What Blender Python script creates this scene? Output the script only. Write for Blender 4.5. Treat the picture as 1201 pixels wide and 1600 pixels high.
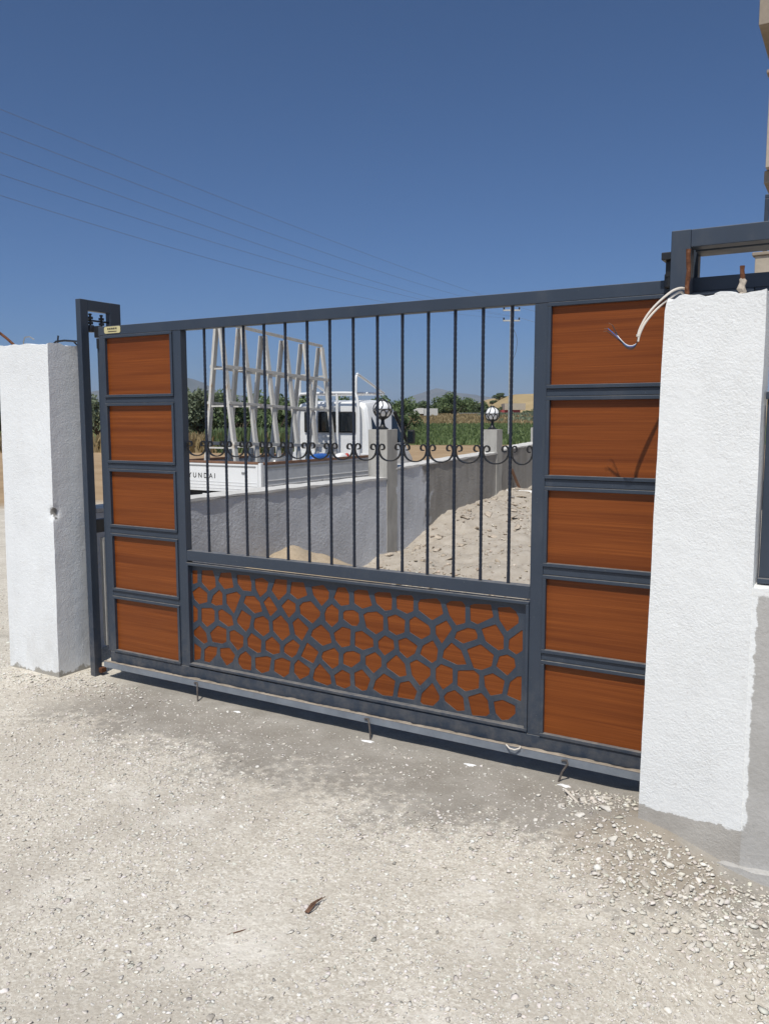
import bpy, bmesh, math, random
import numpy as np
from mathutils import Vector, Matrix, noise

for o in list(bpy.data.objects): bpy.data.objects.remove(o, do_unlink=True)
scene = bpy.context.scene
COL = scene.collection
R = math.radians

# ------------------------------------------------------------------ camera
YAW, PITCH, ROLL = -0.528476, 0.111185, -0.001159
EYE = Vector((3.2518, -3.3822, 1.55))
fw = Vector((math.sin(YAW)*math.cos(PITCH), math.cos(YAW)*math.cos(PITCH), -math.sin(PITCH)))
rt = Vector((math.cos(YAW), -math.sin(YAW), 0)); up = rt.cross(fw)
rr = rt*math.cos(ROLL) + up*math.sin(ROLL); uu = up*math.cos(ROLL) - rt*math.sin(ROLL)
cam_data = bpy.data.cameras.new('camera'); cam = bpy.data.objects.new('camera', cam_data); COL.objects.link(cam)
cam.matrix_world = Matrix(((rr.x, uu.x, -fw.x, EYE.x), (rr.y, uu.y, -fw.y, EYE.y), (rr.z, uu.z, -fw.z, EYE.z), (0, 0, 0, 1)))
cam_data.sensor_fit = 'HORIZONTAL'; cam_data.sensor_width = 36.0; cam_data.lens = 38.853
cam_data.clip_start = 0.05; cam_data.clip_end = 40000
scene.camera = cam
scene.render.resolution_x = 768; scene.render.resolution_y = 1024

# ------------------------------------------------------------------ sky and sun
SUN_AZ, SUN_EL = R(12), R(59)           # to the right of the gate's normal, above the horizon
world = bpy.data.worlds.new('World'); scene.world = world; world.use_nodes = True
wn = world.node_tree.nodes; wl = world.node_tree.links; wn.clear()
sky = wn.new('ShaderNodeTexSky'); sky.sky_type = 'NISHITA'; sky.sun_disc = False
sky.sun_elevation = SUN_EL; sky.sun_rotation = R(168)
sky.altitude = 50; sky.air_density = 0.52; sky.dust_density = 1.9; sky.ozone_density = 10.0
bgn = wn.new('ShaderNodeBackground'); bgn.inputs['Strength'].default_value = 0.105
wo = wn.new('ShaderNodeOutputWorld')
tint = wn.new('ShaderNodeMix'); tint.data_type = 'RGBA'; tint.blend_type = 'MULTIPLY'; tint.inputs[0].default_value = 1.0; tint.inputs[7].default_value = (.80, .985, 1.03, 1)
wl.new(sky.outputs[0], tint.inputs[6]); wl.new(tint.outputs[2], bgn.inputs[0]); wl.new(bgn.outputs[0], wo.inputs[0])
sl = bpy.data.lights.new('sun', 'SUN'); sl.energy = 4.1; sl.angle = R(0.53); sl.color = (1.0, 0.955, 0.88)
sun = bpy.data.objects.new('sun', sl); COL.objects.link(sun)
sdir = Vector((math.sin(SUN_AZ)*math.cos(SUN_EL), -math.cos(SUN_AZ)*math.cos(SUN_EL), math.sin(SUN_EL)))
sun.rotation_euler = (-sdir).to_track_quat('-Z', 'Y').to_euler()
sun.location = (0, 0, 30)
scene.view_settings.view_transform = 'Standard'; scene.view_settings.look = 'None'
scene.view_settings.exposure = 0.0; scene.view_settings.gamma = 1.0
scene.view_settings.use_curve_mapping = False

# ------------------------------------------------------------------ mesh helpers
class MB:
    def __init__(s): s.v = []; s.f = []
    def add(s, vs, fs):
        n = len(s.v); s.v += [tuple(p) for p in vs]; s.f += [tuple(i+n for i in f) for f in fs]; return s
    def box(s, x0, x1, y0, y1, z0, z1):
        return s.add([(x0,y0,z0),(x1,y0,z0),(x1,y1,z0),(x0,y1,z0),(x0,y0,z1),(x1,y0,z1),(x1,y1,z1),(x0,y1,z1)],
                     [(0,3,2,1),(4,5,6,7),(0,1,5,4),(1,2,6,5),(2,3,7,6),(3,0,4,7)])
    def bar(s, p, q, w, h, side=(1,0,0)):          # rectangular bar from p to q
        p, q = Vector(p), Vector(q); d = (q-p).normalized(); a = Vector(side); a = (a - d*a.dot(d)).normalized(); b = d.cross(a)
        vs = [c + a*(i*w/2) + b*(j*h/2) for c in (p, q) for i, j in ((-1,-1),(1,-1),(1,1),(-1,1))]
        return s.add(vs, [(0,3,2,1),(4,5,6,7),(0,1,5,4),(1,2,6,5),(2,3,7,6),(3,0,4,7)])
    def tube(s, path, r, n=8, cap=True):
        path = [Vector(p) for p in path]; rs = r if isinstance(r, (list, tuple)) else [r]*len(path)
        vs = []; a = None
        for i, p in enumerate(path):
            d = (path[min(i+1, len(path)-1)] - path[max(i-1, 0)]).normalized()
            if a is None: a = d.orthogonal().normalized()
            a = (a - d*a.dot(d)).normalized(); b = d.cross(a)
            vs += [p + (a*math.cos(t) + b*math.sin(t))*rs[i] for t in (2*math.pi*k/n for k in range(n))]
        fs = [(i*n+k, i*n+(k+1) % n, (i+1)*n+(k+1) % n, (i+1)*n+k) for i in range(len(path)-1) for k in range(n)]
        if cap: fs += [tuple(range(n-1, -1, -1)), tuple(range((len(path)-1)*n, len(path)*n))]
        return s.add(vs, fs)
    def lathe(s, prof, n=16, c=(0,0,0), axis='Z'):
        vs = []
        for r, h in prof:
            for k in range(n):
                t = 2*math.pi*k/n; u, v = r*math.cos(t), r*math.sin(t)
                vs.append({'Z': (c[0]+u, c[1]+v, c[2]+h), 'X': (c[0]+h, c[1]+u, c[2]+v), 'Y': (c[0]+v, c[1]+h, c[2]+u)}[axis])
        m = len(prof)
        fs = [(i*n+k, i*n+(k+1) % n, (i+1)*n+(k+1) % n, (i+1)*n+k) for i in range(m-1) for k in range(n)]
        fs += [tuple(range(n-1, -1, -1)), tuple(range((m-1)*n, m*n))]
        return s.add(vs, fs)
    def prism(s, poly, y0, y1):                    # (x,z) outline extruded along Y
        n = len(poly)
        vs = [(x, y0, z) for x, z in poly] + [(x, y1, z) for x, z in poly]
        return s.add(vs, [tuple(range(n)), tuple(range(2*n-1, n-1, -1))] + [(i, i+n, (i+1) % n+n, (i+1) % n) for i in range(n)])
    def prismx(s, poly, x0, x1):                   # (y,z) outline extruded along X
        n = len(poly)
        vs = [(x0, y, z) for y, z in poly] + [(x1, y, z) for y, z in poly]
        return s.add(vs, [tuple(range(n-1, -1, -1)), tuple(range(n, 2*n))] + [(i, (i+1) % n, (i+1) % n+n, i+n) for i in range(n)])
    def mesh(s, name, mat, smooth=35):
        me = bpy.data.meshes.new(name); me.from_pydata(s.v, [], s.f); me.update()
        bm = bmesh.new(); bm.from_mesh(me); bmesh.ops.recalc_face_normals(bm, faces=bm.faces); bm.to_mesh(me); bm.free()
        if mat: me.materials.append(mat)
        if smooth is not None:
            me.shade_smooth(); me.set_sharp_from_angle(angle=R(smooth))
        return me
    def build(s, name, mat, parent=None, bevel=0, smooth=35):
        return place(name, s.mesh(name, mat, smooth), parent, bevel)
def place(name, me, parent=None, bevel=0):
    o = bpy.data.objects.new(name, me); COL.objects.link(o)
    if parent: o.parent = parent
    if bevel:
        b = o.modifiers.new('Bevel', 'BEVEL'); b.width = bevel; b.segments = 2; b.limit_method = 'ANGLE'; b.angle_limit = R(40); b.harden_normals = True
    return o
def tag(o, label=None, cat=None, group=None, kind=None):
    if label: o['label'] = label
    if cat: o['category'] = cat
    if group: o['group'] = group
    if kind: o['kind'] = kind
    return o
def thing(name, label, cat, loc=(0,0,0), rz=0, group=None):
    o = bpy.data.objects.new(name, None); COL.objects.link(o); o.location = loc; o.rotation_euler = (0, 0, rz); o.empty_display_size = .1
    return tag(o, label, cat, group)
def copy_tree(o, parent=None):
    c = o.copy(); COL.objects.link(c); c.parent = parent
    for ch in o.children: copy_tree(ch, c)
    return c
def rough_box(b, res, amp, seed, freq=6.0, top_amp=0.0, extra=None):   # closed box on a grid with uneven faces
    x0, x1, y0, y1, z0, z1 = b; N = [max(1, round((b[2*i+1]-b[2*i])/res)) for i in range(3)]
    idx = {}; vs = []; fs = []
    def vid(i, j, k):
        if (i, j, k) not in idx:
            p = Vector((x0+(x1-x0)*i/N[0], y0+(y1-y0)*j/N[1], z0+(z1-z0)*k/N[2]))
            o = noise.noise_vector(p*freq + Vector((seed, 0, 0)))*amp + noise.noise_vector(p*freq*5 + Vector((0, seed, 0)))*amp*.35
            if k == N[2]: o = o + Vector((0, 0, noise.noise(p*22 + Vector((seed, 3, 1)))*top_amp))
            p = p + o
            if extra: p = extra(p)
            idx[(i, j, k)] = len(vs); vs.append(tuple(p))
        return idx[(i, j, k)]
    for i in range(N[0]):
        for j in range(N[1]):
            for k in (0, N[2]): fs.append((vid(i,j,k), vid(i+1,j,k), vid(i+1,j+1,k), vid(i,j+1,k)))
    for i in range(N[0]):
        for k in range(N[2]):
            for j in (0, N[1]): fs.append((vid(i,j,k), vid(i+1,j,k), vid(i+1,j,k+1), vid(i,j,k+1)))
    for j in range(N[1]):
        for k in range(N[2]):
            for i in (0, N[0]): fs.append((vid(i,j,k), vid(i,j+1,k), vid(i,j+1,k+1), vid(i,j,k+1)))
    m = MB(); m.v = vs; m.f = fs; return m

# ------------------------------------------------------------------ material helpers
class NT:
    def __init__(s, name):
        s.m = bpy.data.materials.new(name); s.m.use_nodes = True; s.n = s.m.node_tree.nodes; s.l = s.m.node_tree.links
        s.b = s.n['Principled BSDF']; s.tc = s.n.new('ShaderNodeTexCoord')
        s.geo = s.n.new('ShaderNodeNewGeometry')
    def co(s, kind='Object'): return s.geo.outputs['Position'] if kind == 'World' else s.tc.outputs[kind]
    def mapping(s, src, scale=(1,1,1), loc=(0,0,0), rot=(0,0,0)):
        n = s.n.new('ShaderNodeMapping'); n.inputs['Scale'].default_value = scale; n.inputs['Location'].default_value = loc; n.inputs['Rotation'].default_value = rot
        s.l.new(src, n.inputs['Vector']); return n.outputs[0]
    def noise(s, co, scale, detail=4, rough=.55, dist=0, out='Fac'):
        n = s.n.new('ShaderNodeTexNoise'); n.inputs['Scale'].default_value = scale; n.inputs['Detail'].default_value = detail; n.inputs['Roughness'].default_value = rough
        n.inputs['Distortion'].default_value = dist; s.l.new(co, n.inputs['Vector']); return n.outputs[out]
    def voro(s, co, scale, feat='F1', out='Distance', rnd=1.0):
        n = s.n.new('ShaderNodeTexVoronoi'); n.feature = feat; n.inputs['Scale'].default_value = scale; n.inputs['Randomness'].default_value = rnd
        s.l.new(co, n.inputs['Vector']); return n.outputs[out]
    def ramp(s, src, stops, interp='LINEAR'):
        n = s.n.new('ShaderNodeValToRGB'); n.color_ramp.interpolation = interp; e = n.color_ramp.elements
        while len(e) < len(stops): e.new(.5)
        for i, (p, c) in enumerate(stops):
            e[i].position = p; e[i].color = (c, c, c, 1) if isinstance(c, (int, float)) else (*c, 1)
        s.l.new(src, n.inputs[0]); return n.outputs[0]
    def mix(s, fac, a, b, mode='MIX'):
        n = s.n.new('ShaderNodeMix'); n.data_type = 'RGBA'; n.blend_type = mode; n.clamp_factor = True
        for i, v in ((0, fac), (6, a), (7, b)):
            if hasattr(v, 'links'): s.l.new(v, n.inputs[i])
            else: n.inputs[i].default_value = v if i == 0 else (*v, 1) if len(v) == 3 else v
        return n.outputs[2]
    def math(s, op, a, b=0.0, clamp=False):
        n = s.n.new('ShaderNodeMath'); n.operation = op; n.use_clamp = clamp
        for i, v in ((0, a), (1, b)):
            if hasattr(v, 'links'): s.l.new(v, n.inputs[i])
            else: n.inputs[i].default_value = v
        return n.outputs[0]
    def maprange(s, src, a, b, c=0.0, d=1.0):
        n = s.n.new('ShaderNodeMapRange'); n.interpolation_type = 'SMOOTHSTEP'
        for i, v in enumerate((a, b, c, d)): n.inputs[i+1].default_value = v
        s.l.new(src, n.inputs[0]); return n.outputs[0]
    def sep(s, src):
        n = s.n.new('ShaderNodeSeparateXYZ'); s.l.new(src, n.inputs[0]); return n.outputs
    def attr(s, name):
        n = s.n.new('ShaderNodeAttribute'); n.attribute_name = name; return n.outputs['Color']
    def rnd(s):
        n = s.n.new('ShaderNodeObjectInfo'); return n.outputs['Random']
    def bump(s, h, strength, dist=.01, prev=None):
        n = s.n.new('ShaderNodeBump'); n.inputs['Strength'].default_value = strength; n.inputs['Distance'].default_value = dist
        s.l.new(h, n.inputs['Height'])
        if prev is not None: s.l.new(prev, n.inputs['Normal'])
        return n.outputs[0]
    def fin(s, col, rough=.6, nrm=None, spec=.5, metal=0.0, coat=0.0):
        for k, v in (('Base Color', col), ('Roughness', rough), ('Specular IOR Level', spec), ('Metallic', metal), ('Coat Weight', coat)):
            if hasattr(v, 'links'): s.l.new(v, s.b.inputs[k])
            else: s.b.inputs[k].default_value = (*v, 1) if isinstance(v, tuple) and len(v) == 3 else v
        if nrm is not None: s.l.new(nrm, s.b.inputs['Normal'])
        return s.m
def plain(name, col, rough=.6, spec=.5, var=.12, scale=8, bump=0, metal=0, coat=0, bscale=120):
    t = NT(name); c = t.co('Object'); n = t.noise(c, scale, 5, .6)
    k = t.ramp(n, [(.3, tuple(x*(1-var) for x in col)), (.7, tuple(min(1, x*(1+var)) for x in col))])
    nr = t.bump(t.noise(c, bscale, 4), bump, .002) if bump else None
    return t.fin(k, rough, nr, spec, metal, coat)

def m_gate_paint():
    t = NT('anthracite_paint'); c = t.co('World')
    n = t.noise(c, 3.0, 5, .6); f = t.noise(c, 45, 3, .6)
    col = t.ramp(n, [(.3, (.030, .042, .062)), (.7, (.041, .054, .076))])
    z = t.sep(c)[2]
    low = t.math('MULTIPLY', t.maprange(z, .55, .08), t.ramp(t.noise(c, 14, 6, .7), [(.4, 0), (.75, 1)]))
    col = t.mix(t.math('MULTIPLY', low, .28), col, (.30, .265, .22))       # splashed dust near the ground
    spk = t.ramp(t.noise(c, 160, 2, .5), [(.70, 0), (.76, 1)])
    col = t.mix(t.math('MULTIPLY', spk, .25), col, (.35, .32, .28))
    nz = t.sep(t.geo.outputs['Normal'])[2]
    col = t.mix(t.math('MULTIPLY', t.maprange(nz, .5, .9), t.ramp(t.noise(c, 30, 4, .6), [(.3, .25), (.7, .7)])), col, (.30, .275, .24))   # dust lying on ledges
    sm = t.noise(t.mapping(c, (1, 1, .25)), 6, 5, .7)
    col = t.mix(t.ramp(sm, [(.55, 0), (.75, .22)]), col, (.13, .125, .12))
    nr = t.bump(f, .12, .002)
    return t.fin(col, t.ramp(sm, [(.3, .34), (.7, .55)]), nr, .45)
def m_wood():
    t = NT('wood_laminate'); c = t.co('Object'); r = t.rnd()
    comb = t.n.new('ShaderNodeCombineXYZ'); t.l.new(t.math('MULTIPLY', r, 37.0), comb.inputs[0]); t.l.new(t.math('MULTIPLY', r, 11.0), comb.inputs[2])
    ad = t.n.new('ShaderNodeVectorMath'); ad.operation = 'ADD'; t.l.new(c, ad.inputs[0]); t.l.new(comb.outputs[0], ad.inputs[1]); v = ad.outputs[0]
    a = t.noise(t.mapping(v, (.35, 1, 34)), 1.6, 6, .68, .08)
    b = t.noise(t.mapping(v, (1.2, 1, 170)), 2.0, 3, .6, .05)
    d = t.noise(t.mapping(v, (.35, 1, 13)), 1.5, 3, .5, .2)
    col = t.ramp(a, [(.28, (.130, .032, .006)), (.45, (.215, .056, .010)), (.58, (.262, .072, .013)), (.78, (.315, .094, .018))])
    col = t.mix(t.ramp(b, [(.35, .75), (.65, 0)]), col, (.140, .034, .006))
    col = t.mix(t.ramp(d, [(.50, 0), (.66, .5)]), col, (.100, .022, .004))
    return t.fin(col, t.ramp(b, [(.3, .5), (.7, .40)]), t.bump(b, .06, .001), .28)
def m_stucco(name, white, grey, paint_edge=None, dirt=.25):
    t = NT(name); c = t.co('World')
    n1 = t.noise(c, 130, 4, .62); n2 = t.noise(c, 48, 4, .55); big = t.noise(c, 2.2, 5, .6)
    col = t.ramp(big, [(.3, tuple(x*.93 for x in white)), (.7, white)])
    z = t.sep(c)[2]
    dm = t.math('MULTIPLY', t.maprange(z, .55, .0), t.ramp(t.noise(t.mapping(c, (1, 1, .35)), 9, 6, .7), [(.42, 0), (.8, 1)]))
    col = t.mix(t.math('MULTIPLY', dm, dirt), col, (.42, .39, .34))
    pits = t.ramp(t.noise(c, 55, 3, .5), [(.26, 1), (.33, 0)])
    col = t.mix(t.math('MULTIPLY', pits, .35), col, grey)
    col = t.mix(t.math('MULTIPLY', t.ramp(t.noise(t.mapping(c, (2.2, 2.2, .5)), 5, 6, .7), [(.52, 0), (.74, 1)]), .16), col, (.52, .50, .46))
    tr = t.noise(t.mapping(c, (1, 1, .55), rot=(.4, .3, .2)), 7, 3, .5)
    h = t.math('ADD', t.math('ADD', t.math('MULTIPLY', n2, .5), t.math('MULTIPLY', tr, .9)), t.math('MULTIPLY', n1, t.ramp(t.noise(c, 3.5, 3), [(.35, .35), (.65, .85)])))
    if paint_edge: col = paint_edge(t, c, col, grey)
    nr = t.bump(h, .62, .007)
    return t.fin(col, .88, nr, .2)
def left_paint(t, c, col, grey):                   # knocked-off plaster on the corner and bare foot
    vm = t.n.new('ShaderNodeVectorMath'); vm.operation = 'DISTANCE'; t.l.new(c, vm.inputs[0]); vm.inputs[1].default_value = (-.853, -.185, 1.005)
    d = t.math('ADD', vm.outputs['Value'], t.math('MULTIPLY', t.math('SUBTRACT', t.noise(c, 40, 3), .5), .06))
    col = t.mix(t.maprange(d, .042, .030), col, (.22, .21, .195))
    z = t.math('ADD', t.sep(c)[2], t.math('MULTIPLY', t.math('SUBTRACT', t.noise(c, 16, 4), .5), .12))
    return t.mix(t.maprange(z, .045, .03), col, (.36, .34, .30))
def right_paint(t, c, col, grey):                  # white coat stops short of the ground with a brushed edge
    s = t.sep(c); nz = t.math('MULTIPLY', t.math('SUBTRACT', t.noise(c, 13, 5, .65), .5), .07)
    z = t.math('ADD', s[2], nz)
    return t.mix(t.maprange(z, .082, .076), col, t.ramp(t.noise(c, 7, 6, .65), [(.3, (.37, .345, .31)), (.7, (.47, .445, .405))]))
def m_lowwall():
    t = NT('cement_render_low_wall'); c = t.co('World'); s = t.sep(c)
    col = t.ramp(t.noise(c, 5, 7, .65), [(.3, (.40, .385, .36)), (.7, (.49, .475, .45))])
    nx = t.math('ADD', s[0], t.math('MULTIPLY', t.math('SUBTRACT', t.noise(c, 21, 5, .7), .5), .045))
    col = t.mix(t.math('MULTIPLY', t.maprange(nx, 2.944, 2.938), t.maprange(s[2], .07, .08)), col, (.795, .80, .785))
    zt = t.math('ADD', s[2], t.math('MULTIPLY', t.math('SUBTRACT', t.noise(c, 17, 5, .7), .5), .06))
    col = t.mix(t.math('MULTIPLY', t.maprange(zt, .925, .935), t.maprange(nx, 3.05, 3.0)), col, (.78, .78, .76))
    crack = t.ramp(t.noise(t.mapping(c, (1.2, 1, 3)), 5, 8, .7, .6), [(.485, 0), (.5, 1), (.515, 0)])
    col = t.mix(t.math('MULTIPLY', crack, .22), col, (.2, .19, .17))
    nr = t.bump(t.noise(c, 60, 6, .65), .45, .006)
    return t.fin(col, .9, nr, .2)
def m_wallgrey():
    t = NT('grey_cement_render'); c = t.co('World')
    a = t.noise(c, 1.6, 6, .62, .6); b = t.noise(t.mapping(c, (1, 1.0, .22)), 3.2, 6, .65, .4)
    col = t.ramp(a, [(.25, (.42, .43, .445)), (.55, (.56, .575, .60)), (.8, (.63, .645, .67))])
    y = t.sep(c)[1]; edge = t.math('ADD', y, t.math('MULTIPLY', t.math('SUBTRACT', t.noise(c, 2.4, 4), .5), 1.6))
    col = t.mix(t.maprange(edge, 4.9, 5.05), col, t.ramp(b, [(.3, (.21, .195, .175)), (.7, (.38, .365, .34))]))   # later, browner coat further along
    col = t.mix(t.ramp(b, [(.58, 0), (.74, .5)]), col, (.27, .26, .245))
    h = t.math('ADD', t.noise(c, 42, 5, .62), t.math('MULTIPLY', t.noise(c, 9, 2), .4))
    return t.fin(col, .92, t.bump(h, .6, .016), .15)
def m_concrete(name='raw_concrete', lo=(.30, .29, .265), hi=(.45, .435, .40)):
    t = NT(name); c = t.co('World')
    a = t.noise(t.mapping(c, (1, 1, .3)), 7, 7, .65, .5)
    col = t.ramp(a, [(.28, lo), (.72, hi)])
    col = t.mix(t.ramp(t.noise(t.mapping(c, (6, 6, .8)), 3, 5, .6), [(.58, 0), (.75, .55)]), col, tuple(x*.45 for x in lo))
    return t.fin(col, .9, t.bump(t.noise(c, 80, 5, .6), .4, .004), .2)
def m_ground():
    t = NT('gravel_and_soil'); c = t.co('World'); s = t.sep(c)
    # pale crushed limestone
    v1 = t.voro(c, 120, 'F1', 'Color'); vd = t.voro(c, 62, 'F1', 'Distance'); g = t.sep(v1)[0]
    fine = t.noise(c, 150, 3, .7); mid = t.noise(c, 24, 5, .68); big = t.noise(t.mapping(c, (1, .6, 1), rot=(0, 0, .5)), 1.3, 6, .66, .5)
    gr = t.ramp(g, [(0, (0.469, 0.422, 0.348)), (.4, (0.583, 0.533, 0.450)), (.8, (0.643, 0.597, 0.508)), (1, (0.774, 0.729, 0.643))])
    gr = t.mix(t.ramp(fine, [(.34, .75), (.50, 0)]), gr, (0.414, 0.365, 0.295))
    gr = t.mix(t.ramp(mid, [(.50, 0), (.72, .5)]), gr, (0.458, 0.414, 0.348))
    gr = t.mix(t.ramp(big, [(.47, 0), (.62, .55)]), gr, (0.436, 0.392, 0.327))
    gr = t.mix(t.ramp(t.noise(c, 2.3, 5, .65, .5), [(.54, 0), (.70, .6)]), gr, (0.763, 0.718, 0.637))
    # smooth cement dust in front of the gate
    du = t.ramp(t.noise(c, 4.5, 7, .72), [(.3, (.215, .193, .165)), (.5, (.27, .247, .215)), (.7, (.36, .333, .295))])
    du = t.mix(t.ramp(fine, [(.58, 0), (.70, .6)]), du, (0.520, 0.475, 0.395))
    wob = t.math('ADD', t.math('MULTIPLY', t.math('SUBTRACT', t.noise(c, 1.5, 3, .6), .5), 1.15), t.math('MULTIPLY', t.math('SUBTRACT', mid, .5), 1.5))
    edge = t.math('ADD', s[1], wob)
    dm = t.math('MULTIPLY', t.maprange(edge, -.88, -.42), t.math('MULTIPLY', t.maprange(s[0], -.85, -.2), t.maprange(s[1], .5, .3)))
    col = t.mix(t.math('MULTIPLY', dm, .88), gr, du)
    # trampled brown earth among the stones at the right pillar
    vq = t.n.new('ShaderNodeVectorMath'); vq.operation = 'DISTANCE'; t.l.new(c, vq.inputs[0]); vq.inputs[1].default_value = (2.62, -.50, 0)
    dq = t.math('ADD', vq.outputs['Value'], t.math('MULTIPLY', t.math('SUBTRACT', t.noise(c, 5, 4, .65), .5), .7))
    col = t.mix(t.math('MULTIPLY', t.maprange(dq, .36, .16), .6), col, (.31, .26, .20))
    # yard behind the gate: sandy spoil
    sand = t.ramp(t.noise(c, 8, 6, .7), [(.3, (.34, .295, .24)), (.7, (.455, .41, .35))])
    col = t.mix(t.math('MULTIPLY', t.maprange(s[1], .3, .6), t.math('MULTIPLY', t.maprange(s[0], -1.25, -1.1), t.maprange(s[1], 14, 12))), col, sand)
    # ploughed dry soil and stubble past the track
    vm = t.n.new('ShaderNodeVectorMath'); vm.operation = 'DISTANCE'; t.l.new(c, vm.inputs[0]); vm.inputs[1].default_value = (2.5, -2, 0)
    d = t.math('ADD', vm.outputs['Value'], t.math('MULTIPLY', t.math('SUBTRACT', t.noise(c, .35, 4), .5), 3.0))
    soil = t.ramp(t.noise(t.mapping(c, (.35, 1, 1), rot=(0, 0, .5)), .8, 6, .65), [(.3, (.300, .205, .118)), (.7, (.430, .310, .190))])
    far = t.ramp(t.noise(c, .012, 4, .6), [(.35, (.33, .245, .135)), (.55, (.22, .20, .09)), (.7, (.36, .27, .15))])
    soil = t.mix(t.maprange(d, 120, 260), soil, far)
    col = t.mix(t.maprange(d, 15.5, 18.5), col, soil)
    h = t.math('ADD', t.math('MULTIPLY', vd, -.5), t.math('ADD', t.math('MULTIPLY', fine, .35), t.math('MULTIPLY', mid, 1.0)))
    st = t.math('MULTIPLY', t.math('SUBTRACT', 1.0, t.math('MULTIPLY', dm, .55)), t.maprange(d, 40, 14, .2, .42))
    b = t.n.new('ShaderNodeBump'); b.inputs['Distance'].default_value = .012; t.l.new(st, b.inputs['Strength']); t.l.new(h, b.inputs['Height'])
    return t.fin(col, .95, b.outputs[0], .1)
def m_stone(name='pale_limestone', tint=True):
    t = NT(name); c = t.co('Object')
    if tint: col = t.attr('tint')
    else: col = t.ramp(t.rnd(), [(0, (.44, .395, .335)), (.5, (.60, .56, .49)), (1, (.70, .66, .59))])
    col = t.mix(t.ramp(t.noise(c, 60, 3), [(.5, 0), (.8, .3)]), col, (.42, .385, .33))
    return t.fin(col, .92, t.bump(t.noise(c, 200, 4), .3, .002), .15)
def m_leaf(name, lo, hi):
    t = NT(name); c = t.co('World'); k = t.noise(c, 1.3, 4, .6); r = t.rnd()
    g = t.n.new('ShaderNodeNewGeometry'); f = t.mix(.5, k, g.outputs['Random Per Island'])
    col = t.ramp(f, [(.25, lo), (.75, hi)])
    m = t.fin(col, .6, None, .3); t.b.inputs['Subsurface Weight'].default_value = 0
    tr = t.n.new('ShaderNodeBsdfTranslucent'); t.l.new(col, tr.inputs[0])
    mx = t.n.new('ShaderNodeMixShader'); mx.inputs[0].default_value = .25
    out = t.n['Material Output']; t.l.new(t.b.outputs[0], mx.inputs[1]); t.l.new(tr.outputs[0], mx.inputs[2]); t.l.new(mx.outputs[0], out.inputs[0])
    return m
def m_rust():
    t = NT('rusty_steel'); c = t.co('Object'); n = t.noise(c, 60, 5, .7)
    return t.fin(t.ramp(n, [(.3, (.05, .022, .013)), (.6, (.16, .065, .032)), (.8, (.30, .22, .16))]), .9, t.bump(n, .6, .004), .2)
def m_railsteel():
    t = NT('bare_rail_steel'); c = t.co('World'); n = t.noise(c, 9, 6, .65); z = t.sep(c)[2]
    col = t.ramp(n, [(.3, (.19, .213, .245)), (.7, (.27, .297, .33))])
    ru = t.ramp(t.noise(c, 6.5, 7, .75), [(.60, 0), (.70, 1)])
    col = t.mix(t.math('MULTIPLY', ru, t.maprange(z, .085, .105, .10, .7)), col, (.20, .125, .075))
    return t.fin(col, .5, t.bump(n, .15, .003), .5, .25)
def m_glass(name, col=(.012, .016, .02)):
    t = NT(name); return t.fin(col, .06, None, .6)
def m_truck_white():
    t = NT('white_truck_paint'); c = t.co('Object'); n = t.noise(c, 3, 6, .65); z = t.sep(c)[2]
    col = t.ramp(n, [(.3, (.72, .725, .72)), (.7, (.80, .805, .80))])
    col = t.mix(t.math('MULTIPLY', t.maprange(z, .95, .45), t.ramp(t.noise(c, 8, 6, .7), [(.4, .05), (.8, .5)])), col, (.40, .36, .30))
    return t.fin(col, .32, None, .5, 0, .3)
def m_rack():
    t = NT('chipped_white_paint'); c = t.co('World'); n = t.noise(t.mapping(c, (1, 1, .35)), 9, 7, .7)
    col = t.ramp(n, [(.3, (.44, .425, .39)), (.60, (.58, .565, .525)), (.67, (.42, .31, .20)), (.76, (.22, .13, .08))])
    return t.fin(col, .6, None, .4)
def m_hill(name, a, b, scale):
    t = NT(name); c = t.co('World'); n = t.noise(c, scale, 7, .65)
    return t.fin(t.ramp(n, [(.35, a), (.65, b)]), .95, None, .1)

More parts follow.
